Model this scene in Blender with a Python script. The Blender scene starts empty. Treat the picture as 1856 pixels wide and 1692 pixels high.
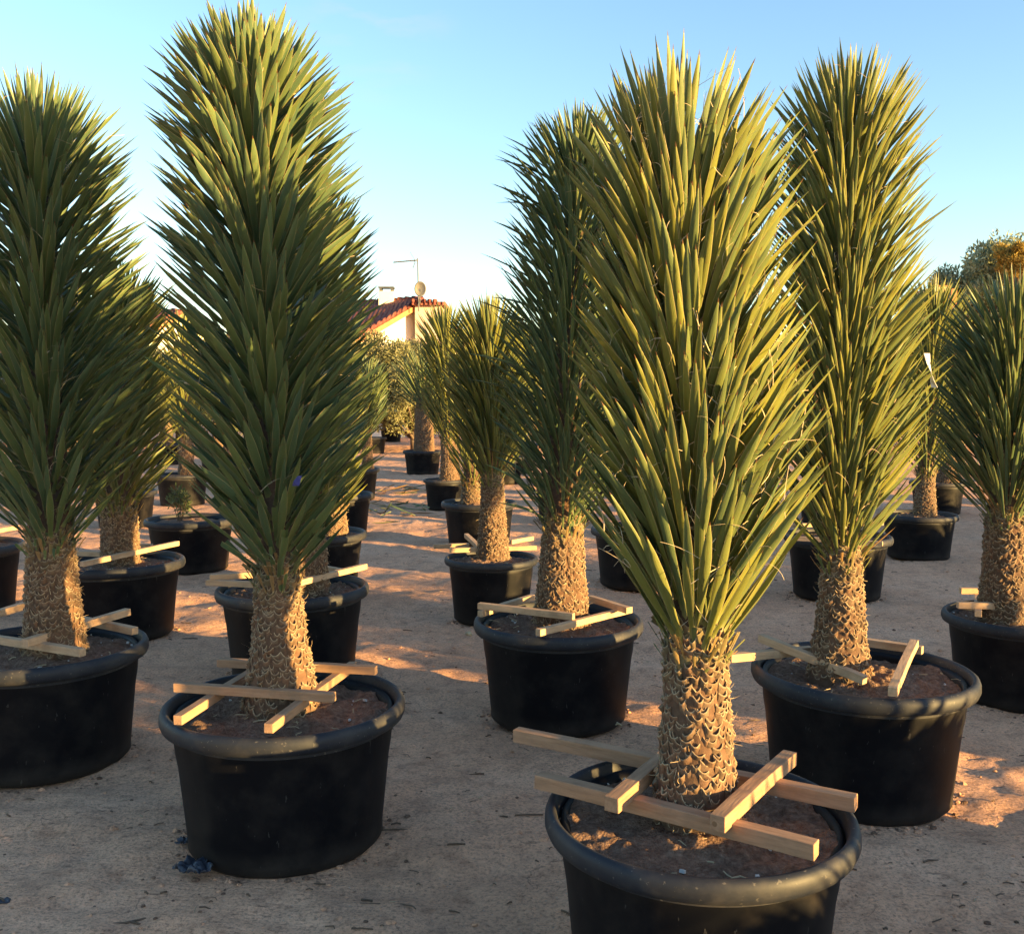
import bpy, math, random
import numpy as np
from mathutils import Vector, Matrix
R = math.radians
scn = bpy.context.scene
COL = scn.collection

# ------------------------------------------------------------------ camera
F_PX, W_PX, H_PX, YH = 1750.0, 1856.0, 1692.0, 725.0
CAM_Z = 1.70
PITCH = math.atan((YH - H_PX/2)/F_PX)            # negative: looking slightly down
cam = bpy.data.objects.new('camera', bpy.data.cameras.new('camera'))
COL.objects.link(cam); scn.camera = cam
cam.location = (0, 0, CAM_Z)
cam.rotation_euler = (R(90)+PITCH, 0, 0)
cam.data.sensor_fit = 'HORIZONTAL'; cam.data.sensor_width = 36
cam.data.lens = 36*F_PX/W_PX
cam.data.clip_start = 0.05; cam.data.clip_end = 2000

# ------------------------------------------------------------------ light
SUN_EL, SUN_AZ = R(5.5), R(-29.0)               # azimuth measured from +X (right) towards -Y (viewer)
SD = Vector((math.cos(SUN_EL)*math.cos(SUN_AZ), math.cos(SUN_EL)*math.sin(SUN_AZ), math.sin(SUN_EL)))
world = bpy.data.worlds.new('World'); scn.world = world; world.use_nodes = True
wn = world.node_tree.nodes; wl = world.node_tree.links
sky = wn.new('ShaderNodeTexSky'); sky.sky_type = 'NISHITA'; sky.sun_disc = False
sky.sun_elevation = SUN_EL
sky.sun_rotation = math.atan2(SD.x, SD.y)
sky.air_density = 1.0; sky.dust_density = 0.3; sky.ozone_density = 2.0
hs_ = wn.new('ShaderNodeHueSaturation'); hs_.inputs['Saturation'].default_value = 1.05
tn_ = wn.new('ShaderNodeMix'); tn_.data_type = 'RGBA'; tn_.blend_type = 'MULTIPLY'; tn_.inputs[0].default_value = 1.0; tn_.inputs[7].default_value = (1.04, .99, 1.0, 1)
wl.new(sky.outputs[0], hs_.inputs['Color']); wl.new(hs_.outputs[0], tn_.inputs[6]); tcw = wn.new('ShaderNodeTexCoord'); mpw = wn.new('ShaderNodeMapping'); mpw.inputs['Scale'].default_value = (9, 9, 34); wl.new(tcw.outputs['Generated'], mpw.inputs[0])
nzw = wn.new('ShaderNodeTexNoise'); nzw.inputs['Scale'].default_value = 1.3; nzw.inputs['Detail'].default_value = 5; wl.new(mpw.outputs[0], nzw.inputs['Vector'])
dsw = wn.new('ShaderNodeVectorMath'); dsw.operation = 'DISTANCE'; wl.new(tcw.outputs['Generated'], dsw.inputs[0]); dsw.inputs[1].default_value = (-.128, .925, .357)
m1 = wn.new('ShaderNodeMapRange'); m1.inputs['From Min'].default_value = .085; m1.inputs['From Max'].default_value = .01; wl.new(dsw.outputs['Value'], m1.inputs['Value'])
m2 = wn.new('ShaderNodeMapRange'); m2.inputs['From Min'].default_value = .46; m2.inputs['From Max'].default_value = .75; wl.new(nzw.outputs[0], m2.inputs['Value'])
m3 = wn.new('ShaderNodeMath'); m3.operation = 'MULTIPLY'; wl.new(m1.outputs[0], m3.inputs[0]); wl.new(m2.outputs[0], m3.inputs[1])
cl_ = wn.new('ShaderNodeMix'); cl_.data_type = 'RGBA'; m4 = wn.new('ShaderNodeMath'); m4.operation = 'MULTIPLY'; m4.inputs[1].default_value = .45; wl.new(m3.outputs[0], m4.inputs[0]); wl.new(m4.outputs[0], cl_.inputs[0]); wl.new(tn_.outputs[2], cl_.inputs[6]); cl_.inputs[7].default_value = (1.55, 1.45, 1.6, 1)
wl.new(cl_.outputs[2], wn['Background'].inputs[0])
wn['Background'].inputs[1].default_value = 0.112
sun = bpy.data.objects.new('sun', bpy.data.lights.new('sun', 'SUN')); COL.objects.link(sun)
sun.data.energy = 4.3; sun.data.angle = R(0.5); sun.data.color = (1.0, 0.64, 0.22)
sun.rotation_euler = SD.to_track_quat('Z', 'Y').to_euler()
scn.view_settings.view_transform = 'Standard'; scn.view_settings.look = 'None'
scn.view_settings.exposure = 2.4; scn.view_settings.gamma = 1.0

# ------------------------------------------------------------------ helpers
rng = np.random.default_rng(7)
def ray(px, py):
    x = (px-W_PX/2)/F_PX; y = -(py-H_PX/2)/F_PX
    c, s = math.cos(PITCH), math.sin(PITCH)
    return Vector((x, c - s*y, s + c*y))         # camera-axis component is 1
CP = Vector((0, 0, CAM_Z))
def at_z(px, py, z):
    r = ray(px, py); return CP + r*((z-CAM_Z)/r.z)
def at_y(px, py, Y):
    r = ray(px, py); return CP + r*(Y/r.y)

def tag(o, label=None, cat=None, group=None, kind=None):
    if label: o['label'] = label
    if cat: o['category'] = cat
    if group: o['group'] = group
    if kind: o['kind'] = kind
    return o
def empty(name, loc, label=None, cat=None, group=None):
    o = bpy.data.objects.new(name, None); COL.objects.link(o); o.location = loc
    o.empty_display_size = .1
    return tag(o, label, cat, group)
def mesh_obj(name, V, Fc, mat, parent=None, uv=None, col=None, smooth=False):
    me = bpy.data.meshes.new(name)
    V = np.asarray(V, dtype=np.float32); Fc = np.asarray(Fc, dtype=np.int32)
    k = Fc.shape[1]; nf = len(Fc)
    me.vertices.add(len(V)); me.vertices.foreach_set('co', V.ravel())
    me.loops.add(nf*k); me.loops.foreach_set('vertex_index', Fc.ravel())
    me.polygons.add(nf); me.polygons.foreach_set('loop_start', np.arange(0, nf*k, k, dtype=np.int32))
    me.polygons.foreach_set('loop_total', np.full(nf, k, dtype=np.int32))
    if smooth: me.polygons.foreach_set('use_smooth', np.ones(nf, dtype=bool))
    me.update(calc_edges=True)
    if uv is not None:
        l = me.uv_layers.new(name='UVMap'); uvl = np.asarray(uv, dtype=np.float32)[Fc.ravel()]
        l.data.foreach_set('uv', uvl.ravel())
    if col is not None:
        a = me.attributes.new('tint', 'FLOAT_VECTOR', 'POINT')
        a.data.foreach_set('vector', np.asarray(col, dtype=np.float32).ravel())
    me.validate()
    me.materials.append(mat)
    o = bpy.data.objects.new(name, me); COL.objects.link(o)
    if parent: o.parent = parent
    return o
class MB:
    """collects pieces of one mesh"""
    def __init__(s): s.v = []; s.f = []; s.n = 0
    def add(s, V, Fq):
        s.v.append(np.asarray(V, float)); s.f += [tuple(int(i)+s.n for i in q) for q in Fq]; s.n += len(V)
    def box(s, lo, hi, M=None):
        V = np.array([[x, y, z] for x in (lo[0], hi[0]) for y in (lo[1], hi[1]) for z in (lo[2], hi[2])], float)
        if M is not None: V = np.array([M @ Vector(v) for v in V])
        s.add(V, [(0,1,3,2),(4,6,7,5),(0,4,5,1),(2,3,7,6),(0,2,6,4),(1,5,7,3)])
    def tube(s, pts, rad, n=8):
        pts = [Vector(p) for p in pts]; rings = []
        rad = rad if hasattr(rad, '__len__') else [rad]*len(pts)
        for i, p in enumerate(pts):
            d = (pts[min(i+1, len(pts)-1)]-pts[max(i-1, 0)]).normalized()
            a = d.orthogonal().normalized() if i == 0 else (a - d*a.dot(d)).normalized()
            b = d.cross(a)
            rings += [p + (a*math.cos(t)+b*math.sin(t))*rad[i] for t in [2*math.pi*j/n for j in range(n)]]
        Fq = [(i*n+j, i*n+(j+1)%n, (i+1)*n+(j+1)%n, (i+1)*n+j) for i in range(len(pts)-1) for j in range(n)]
        Fq += [tuple(range(n))[::-1], tuple((len(pts)-1)*n+j for j in range(n))]
        s.add([tuple(r) for r in rings], Fq)
    def build(s, name, mat, parent=None, smooth=False, bevel=0):
        me = bpy.data.meshes.new(name); me.from_pydata([tuple(map(float,v)) for v in np.vstack(s.v)], [], s.f); me.update()
        if smooth: me.polygons.foreach_set('use_smooth', np.ones(len(me.polygons), dtype=bool))
        me.materials.append(mat); o = bpy.data.objects.new(name, me); COL.objects.link(o)
        if parent: o.parent = parent
        if bevel:
            m = o.modifiers.new('bevel', 'BEVEL'); m.width = bevel; m.segments = 2
        return o

def _h(i, j, seed):
    n = (i*374761393 + j*668265263 + seed*1442695041) & 0xffffffff
    n = ((n ^ (n >> 13))*1274126177) & 0xffffffff
    return ((n ^ (n >> 16)) & 0xffff)/65535.0
def vnoise(x, y, seed=0):
    xi = np.floor(x).astype(np.int64); yi = np.floor(y).astype(np.int64)
    fx = x-xi; fy = y-yi; fx = fx*fx*(3-2*fx); fy = fy*fy*(3-2*fy)
    a, b, c, d = _h(xi, yi, seed), _h(xi+1, yi, seed), _h(xi, yi+1, seed), _h(xi+1, yi+1, seed)
    return (a*(1-fx)+b*fx)*(1-fy) + (c*(1-fx)+d*fx)*fy - .5
def fbm(x, y, oct=4, seed=0):
    s = 0; a = 1.0
    for o in range(oct):
        s = s + a*vnoise(x*2**o, y*2**o, seed+o*17); a *= .5
    return s

# ------------------------------------------------------------------ materials
class NT:
    def __init__(s, name):
        s.m = bpy.data.materials.new(name); s.m.use_nodes = True
        s.t = s.m.node_tree; s.b = s.t.nodes['Principled BSDF']
    def n(s, typ, **kw):
        nd = s.t.nodes.new('ShaderNode'+typ)
        for k, v in kw.items():
            if k.startswith('i_'):
                key = k[2:]; key = int(key) if key.isdigit() else key.replace('_', ' ')
                nd.inputs[key].default_value = v
            else: setattr(nd, k, v)
        return nd
    def l(s, a, b): s.t.links.new(a, b)
    def coord(s, which='Object', scale=(1,1,1)):
        tc = s.n('TexCoord'); mp = s.n('Mapping'); mp.inputs['Scale'].default_value = scale
        s.l(tc.outputs[which], mp.inputs[0]); return mp.outputs[0]
    def noise(s, vec, scale, detail=4, rough=.6):
        nd = s.n('TexNoise'); nd.inputs['Scale'].default_value = scale
        nd.inputs['Detail'].default_value = detail; nd.inputs['Roughness'].default_value = rough
        if vec is not None: s.l(vec, nd.inputs['Vector'])
        return nd.outputs[0]
    def ramp(s, fac, stops):
        nd = s.n('ValToRGB'); cr = nd.color_ramp
        while len(cr.elements) < len(stops): cr.elements.new(.5)
        for e, (p, c) in zip(cr.elements, stops): e.position = p; e.color = (*c, 1)
        s.l(fac, nd.inputs[0]); return nd.outputs[0]
    def mix(s, fac, a, b, mode='MIX'):
        nd = s.n('Mix', data_type='RGBA', blend_type=mode)
        for sock, val in ((nd.inputs[0], fac), (nd.inputs[6], a), (nd.inputs[7], b)):
            if hasattr(val, 'default_value'): s.l(val, sock)
            elif isinstance(val, (int, float)): sock.default_value = val
            else: sock.default_value = (*val, 1)
        return nd.outputs[2]
    def math(s, op, a, b=0.0, c=None):
        nd = s.n('Math', operation=op)
        for i, v in enumerate((a, b) if c is None else (a, b, c)):
            if hasattr(v, 'default_value'): s.l(v, nd.inputs[i])
            else: nd.inputs[i].default_value = v
        return nd.outputs[0]
    def bump(s, h, strength=.5, dist=.01):
        nd = s.n('Bump'); nd.inputs['Strength'].default_value = strength; nd.inputs['Distance'].default_value = dist
        s.l(h, nd.inputs['Height']); s.l(nd.outputs[0], s.b.inputs['Normal'])
    def done(s, color=None, rough=.6, spec=.5):
        if color is not None:
            if hasattr(color, 'default_value'): s.l(color, s.b.inputs['Base Color'])
            else: s.b.inputs['Base Color'].default_value = (*color, 1)
        if hasattr(rough, 'default_value'): s.l(rough, s.b.inputs['Roughness'])
        else: s.b.inputs['Roughness'].default_value = rough
        s.b.inputs['Specular IOR Level'].default_value = spec
        return s.m

def mat_leaf(name, c1, c2, edge=(.42,.34,.17), trans=.12):
    t = NT(name)
    at = t.n('Attribute', attribute_name='tint'); sp = t.n('SeparateXYZ'); t.l(at.outputs['Vector'], sp.inputs[0])
    uv = t.n('UVMap'); su = t.n('SeparateXYZ'); t.l(uv.outputs[0], su.inputs[0])
    u, v = su.outputs[0], su.outputs[1]
    base = t.mix(sp.outputs[0], c1, c2)
    # fine lengthwise striation
    cmb = t.n('CombineXYZ'); t.l(t.math('MULTIPLY', u, 14), cmb.inputs[0]); t.l(t.math('MULTIPLY', v, 1.5), cmb.inputs[1])
    t.l(t.math('MULTIPLY', sp.outputs[0], 37), cmb.inputs[2])
    st = t.noise(cmb.outputs[0], 1.0, 3, .6)
    base = t.mix(t.math('MULTIPLY', t.math('SUBTRACT', st, .35), .55), base, (c2[0]*1.5, c2[1]*1.45, c2[2]*1.4))
    # blemishes
    bl = t.noise(t.coord('Object', (1,1,1)), 55, 2, .5)
    base = t.mix(t.math('MULTIPLY', t.math('GREATER_THAN', bl, .66), .35), base, (.16,.10,.04))
    e = t.math('ABSOLUTE', t.math('SUBTRACT', u, .5))
    base = t.mix(t.math('MULTIPLY', t.math('GREATER_THAN', e, .462), .75), base, edge)
    base = t.mix(t.math('GREATER_THAN', v, .968), base, (.10,.045,.02))
    lo = t.math('MULTIPLY', t.math('SUBTRACT', .16, v), 7); lo = t.math('MAXIMUM', t.math('MINIMUM', lo, .75), 0)
    base = t.mix(lo, base, (.34,.33,.15))
    base = t.mix(sp.outputs[2], base, (.30,.18,.08))       # dried leaves
    t.bump(st, .25, .004)
    t.done(base, .42, .45)
    tr = t.n('BsdfTranslucent'); t.l(base, tr.inputs[0])
    ms = t.n('MixShader'); ms.inputs[0].default_value = trans
    t.l(t.b.outputs[0], ms.inputs[1]); t.l(tr.outputs[0], ms.inputs[2])
    t.l(ms.outputs[0], t.t.nodes['Material Output'].inputs[0])
    return t.m
M = {}
M['leaf_blue'] = mat_leaf('leaf_blue_green', (.064,.116,.068), (.124,.163,.054))
M['leaf_olive'] = mat_leaf('leaf_olive_green', (.084,.127,.056), (.180,.184,.036))
M['leaf_far'] = mat_leaf('leaf_far_green', (.075,.115,.055), (.150,.165,.060))

t = NT('trunk_bark')
at = t.n('Attribute', attribute_name='tint'); sp = t.n('SeparateXYZ'); t.l(at.outputs['Vector'], sp.inputs[0])
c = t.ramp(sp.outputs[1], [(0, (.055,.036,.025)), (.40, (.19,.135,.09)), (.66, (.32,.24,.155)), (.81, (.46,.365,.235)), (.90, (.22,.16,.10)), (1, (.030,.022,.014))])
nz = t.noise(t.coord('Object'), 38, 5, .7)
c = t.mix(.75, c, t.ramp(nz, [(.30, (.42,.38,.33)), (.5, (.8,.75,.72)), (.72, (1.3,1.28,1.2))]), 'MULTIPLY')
c = t.mix(t.math('MULTIPLY', sp.outputs[0], .35), c, (.24,.11,.06))
c = t.mix(t.math('MULTIPLY', sp.outputs[2], .6), c, (.17,.19,.07))
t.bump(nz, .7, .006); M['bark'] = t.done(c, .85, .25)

t = NT('dry_fibre')
at = t.n('Attribute', attribute_name='tint'); sp = t.n('SeparateXYZ'); t.l(at.outputs['Vector'], sp.inputs[0])
M['fibre'] = t.done(t.mix(sp.outputs[0], (.55,.45,.30), (.33,.21,.12)), .8, .2)

t = NT('black_plastic')
nz = t.noise(t.coord('Object'), 5.5, 6, .65); n2 = t.noise(t.coord('Object', (1,1,.25)), 60, 3, .6)
g = t.n('NewGeometry'); tc = t.n('TexCoord'); sz = t.n('SeparateXYZ'); t.l(tc.outputs['Object'], sz.inputs[0])
dust = t.math('MULTIPLY', t.math('MAXIMUM', t.math('SUBTRACT', nz, .46), 0), 1.5)
low = t.math('MAXIMUM', t.math('SUBTRACT', 1.0, t.math('MULTIPLY', sz.outputs[2], 9)), 0)
dust = t.math('MINIMUM', t.math('ADD', dust, t.math('MULTIPLY', low, t.math('MULTIPLY', nz, 1.3))), .6)
c = t.mix(dust, (.0036,.0040,.0062), (.040,.033,.028))
c = t.mix(t.math('MULTIPLY', t.math('GREATER_THAN', n2, .70), .18), c, (.2,.19,.17))
rr = t.math('ADD', t.math('MULTIPLY', nz, .25), .36)
t.bump(n2, .08, .003); M['plastic'] = t.done(c, rr, .14)

t = NT('rim_plastic')
nz = t.noise(t.coord('Object'), 4.0, 6, .7); n2 = t.noise(t.coord('Object'), 70, 3, .6)
c = t.mix(t.math('MINIMUM', t.math('MULTIPLY', t.math('MAXIMUM', t.math('SUBTRACT', nz, .44), 0), 2.2), .5), (.010,.0125,.020), (.07,.062,.057))
c = t.mix(t.math('MULTIPLY', t.math('GREATER_THAN', n2, .66), .25), c, (.25,.22,.18))
t.bump(n2, .12, .003); M['rim'] = t.done(c, t.math('ADD', t.math('MULTIPLY', nz, .3), .46), .40)

t = NT('potting_soil')
nz = t.noise(t.coord('Object'), 42, 8, .75); n2 = t.noise(t.coord('Object'), 7, 4, .6)
vo = t.n('TexVoronoi'); vo.inputs['Scale'].default_value = 120; t.l(t.coord('Object'), vo.inputs['Vector'])
c = t.ramp(nz, [(.28, (.060,.034,.024)), (.46, (.20,.122,.085)), (.60, (.34,.22,.155)), (.75, (.50,.37,.27))])
c = t.mix(t.math('MULTIPLY', n2, .6), c, (.10,.055,.035))
t.bump(t.math('ADD', nz, t.math('MULTIPLY', vo.outputs[0], .5)), 1.0, .012); M['soil'] = t.done(c, .95, .15)

def mat_wood(name, a, b):
    t = NT(name); oi = t.n('ObjectInfo')
    nm = t.n('Mapping'); tc = t.n('TexCoord'); t.l(tc.outputs['Object'], nm.inputs[0]); nm.inputs['Scale'].default_value = (1.0, 9, 9)
    cb = t.n('CombineXYZ'); t.l(t.math('MULTIPLY', oi.outputs['Random'], 50), cb.inputs[0]); t.l(t.math('MULTIPLY', oi.outputs['Random'], 31), cb.inputs[1]); t.l(cb.outputs[0], nm.inputs['Location'])
    nz = t.noise(nm.outputs[0], 6, 6, .65)
    n2 = t.noise(nm.outputs[0], 22, 3, .5)
    c = t.ramp(nz, [(.25, b), (.55, a), (.8, tuple(x*1.25 for x in a))])
    c = t.mix(t.math('MULTIPLY', n2, .35), c, tuple(x*.8 for x in b))
    kn = t.n('TexVoronoi'); kn.inputs['Scale'].default_value = 5; t.l(t.coord('Object', (1.2,1.8,1.8)), kn.inputs['Vector'])
    c = t.mix(t.math('MULTIPLY', t.math('LESS_THAN', kn.outputs[0], .085), .7), c, (.16,.075,.03))
    d = t.noise(t.coord('Object'), 9, 4, .7)
    c = t.mix(t.math('MULTIPLY', t.math('MAXIMUM', t.math('SUBTRACT', d, .5), 0), 2.0), c, (.17,.12,.08))
    t.bump(n2, .35, .003)
    return t.done(c, .78, .2)
M['wood_new'] = mat_wood('pale_pine', (.56,.375,.235), (.41,.25,.145))
M['wood_old'] = mat_wood('weathered_pine', (.42,.250,.150), (.26,.150,.088))

t = NT('sandy_ground')
oc = t.coord('Object')
n1 = t.noise(oc, .9, 5, .6); n2 = t.noise(oc, 9, 6, .7)
nst = t.noise(t.coord('Object', (2.2, 9, 1)), 4, 5, .7); n3 = t.noise(oc, 70, 5, .8)
c = t.ramp(n1, [(.3, (.54,.295,.180)), (.5, (.64,.360,.225)), (.72, (.69,.42,.28))])
c = t.mix(.55, c, t.ramp(n2, [(.34, (.50,.46,.45)), (.45, (.95,.95,.95)), (.62, (1.15,1.14,1.12))]), 'MULTIPLY')
c = t.mix(.75, c, t.ramp(n3, [(.37, (.42,.39,.38)), (.46, (1,1,1)), (.62, (1.3,1.28,1.25))]), 'MULTIPLY')
c = t.mix(t.math('MULTIPLY', t.math('GREATER_THAN', nst, .64), .5), c, (.105,.070,.050))
vo = t.n('TexVoronoi'); vo.inputs['Scale'].default_value = 26; t.l(oc, vo.inputs['Vector'])
c = t.mix(t.math('MULTIPLY', t.math('LESS_THAN', vo.outputs[0], .085), .55), c, (.42,.36,.30))
vc = t.n('TexVoronoi'); vc.feature = 'DISTANCE_TO_EDGE'; vc.inputs['Scale'].default_value = 5.5
dv = t.n('Mix', data_type='VECTOR'); dv.inputs[0].default_value = .22; t.l(oc, dv.inputs[4])
nv_ = t.n('TexNoise'); nv_.inputs['Scale'].default_value = 3.5; nv_.inputs['Detail'].default_value = 6; t.l(oc, nv_.inputs['Vector']); t.l(nv_.outputs[1], dv.inputs[5]); t.l(dv.outputs[1], vc.inputs['Vector'])
crk = t.math('MULTIPLY', t.math('LESS_THAN', vc.outputs[0], .010), t.math('GREATER_THAN', t.noise(oc, 2.3, 3, .6), .60))
c = t.mix(t.math('MULTIPLY', crk, .45), c, (.10,.062,.045))
dk = t.noise(oc, 3.1, 7, .75)
c = t.mix(t.math('MULTIPLY', t.math('MAXIMUM', t.math('SUBTRACT', dk, .55), 0), 3.5), c, (.20,.125,.09))
spk = t.n('TexVoronoi'); spk.inputs['Scale'].default_value = 38; spk.inputs['Randomness'].default_value = 1.0; t.l(oc, spk.inputs['Vector'])
sm = t.noise(oc, 1.7, 3, .6)
c = t.mix(t.math('MULTIPLY', t.math('LESS_THAN', spk.outputs[0], t.math('MULTIPLY', sm, .46)), .45), c, (.27,.16,.10))
sp2 = t.n('TexVoronoi'); sp2.inputs['Scale'].default_value = 85; t.l(oc, sp2.inputs['Vector'])
c = t.mix(t.math('MULTIPLY', t.math('LESS_THAN', sp2.outputs[0], t.math('MULTIPLY', sm, .40)), .5), c, (.30,.19,.13))
hh = t.math('ADD', t.math('MULTIPLY', n2, 1.4), t.math('ADD', t.math('MULTIPLY', n3, .35), t.math('MULTIPLY', nst, .8)))
t.bump(hh, .9, .022); M['ground'] = t.done(c, .95, .15)

def simple(name, col, rough=.7, spec=.3, var=.25, scale=6):
    t = NT(name); nz = t.noise(t.coord('Object'), scale, 5, .6)
    c = t.mix(1.0, tuple(col), t.ramp(nz, [(.3, (1-var,)*3), (.7, (1+var*.6,)*3)]), 'MULTIPLY')
    t.bump(nz, .2, .01); return t.done(c, rough, spec)
M['twig'] = simple('dry_twig', (.12,.078,.05)); M['straw'] = simple('dry_straw', (.42,.33,.2))
M['black_film'] = simple('black_film', (.03,.035,.05), .35, .5); M['stone'] = simple('pale_stone', (.45,.41,.36))
M['white_wall'] = simple('white_render', (.80,.74,.62), .85, .2, .1, 1.5); M['ochre_wall'] = simple('ochre_render', (.62,.42,.22), .85, .2, .15, 1.5); M['pink_wall'] = simple('pink_render', (.55,.42,.36), .85, .2, .15, 1.5)
M['orange_trim'] = simple('terracotta_edge', (.50,.20,.09), .8, .2); M['metal'] = simple('grey_metal', (.10,.105,.11), .5, .5)
M['dish'] = simple('grey_dish', (.17,.16,.14), .5, .4); M['glass'] = simple('dark_window', (.03,.04,.05), .15, .6)
M['label'] = simple('white_paper', (.75,.72,.70), .6, .3); M['perlite'] = simple('perlite', (.55,.52,.48), .9, .1)
M['trunk_grey'] = simple('grey_bark', (.16,.12,.09), .9, .2, .4, 12)
M['blue_tag'] = simple('blue_tag', (.06,.07,.30), .5, .4)
t = NT('roof_tiles')
wv = t.n('TexWave'); wv.inputs['Scale'].default_value = 1.6; wv.bands_direction = 'X'; t.l(t.coord('Object'), wv.inputs['Vector'])
nz = t.noise(t.coord('Object'), 5, 4, .7)
c = t.ramp(nz, [(.3, (.09,.028,.026)), (.5, (.17,.055,.045)), (.7, (.27,.10,.07))])
t.bump(wv.outputs[1], 1, .06); M['roof'] = t.done(c, .85, .2)
def mat_foliage(name, a, b):
    t = NT(name); at = t.n('Attribute', attribute_name='tint'); sp = t.n('SeparateXYZ'); t.l(at.outputs['Vector'], sp.inputs[0])
    c = t.mix(sp.outputs[0], a, b); t.done(c, .6, .3)
    tr = t.n('BsdfTranslucent'); t.l(c, tr.inputs[0]); ms = t.n('MixShader'); ms.inputs[0].default_value = .25
    t.l(t.b.outputs[0], ms.inputs[1]); t.l(tr.outputs[0], ms.inputs[2]); t.l(ms.outputs[0], t.t.nodes['Material Output'].inputs[0])
    return t.m
M['olive_leaf'] = mat_foliage('olive_foliage', (.13,.145,.065), (.31,.29,.14))
M['pine_leaf'] = mat_foliage('pine_foliage', (.16,.20,.13), (.34,.36,.20))
M['sun_tinted_leaf'] = mat_foliage('sun_tinted_foliage', (.24,.17,.04), (.42,.30,.07))  # sunlight on the far crown put into the leaf colour
M['weed'] = mat_foliage('weed_foliage', (.05,.08,.03), (.13,.15,.06))

# ------------------------------------------------------------------ ground
def ground_h(x, y):
    h = .030*fbm(x*.8, y*1.3, 3, 3) + .020*fbm(x*2.2+9, y*5.5, 3, 11) + .016*fbm(x*8, y*12, 3, 23) - .022*np.clip(fbm(x*1.9+4, y*3.1, 2, 41)-.22, 0, 1)*3
    return h*np.clip((y-.3)/2, .2, 1) - .008
def build_ground():
    d = np.arange(-8, 8.001, .036); out = 8*1.09**np.arange(1, 44)
    xs = np.concatenate([-out[::-1], d, out])
    ys = np.concatenate([-np.array([300, 120, 50, 20, 8, 3, 1, 0.0]), 1.2*1.0095**np.arange(0, 430)])
    ys = np.concatenate([ys, ys[-1]*1.12**np.arange(1, 28)])
    X, Y = np.meshgrid(xs, ys); Z = ground_h(X, Y)
    far = np.clip((np.hypot(X, Y)-45)/60, 0, 1); Z = Z*(1-far)
    V = np.stack([X.ravel(), Y.ravel(), Z.ravel()], 1)
    nx, ny = len(xs), len(ys); i = np.arange(nx*ny).reshape(ny, nx)
    Fq = np.stack([i[:-1,:-1].ravel(), i[:-1,1:].ravel(), i[1:,1:].ravel(), i[1:,:-1].ravel()], 1)
    tag(mesh_obj('ground', V, Fq, M['ground'], smooth=True), kind='structure')
build_ground()

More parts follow.
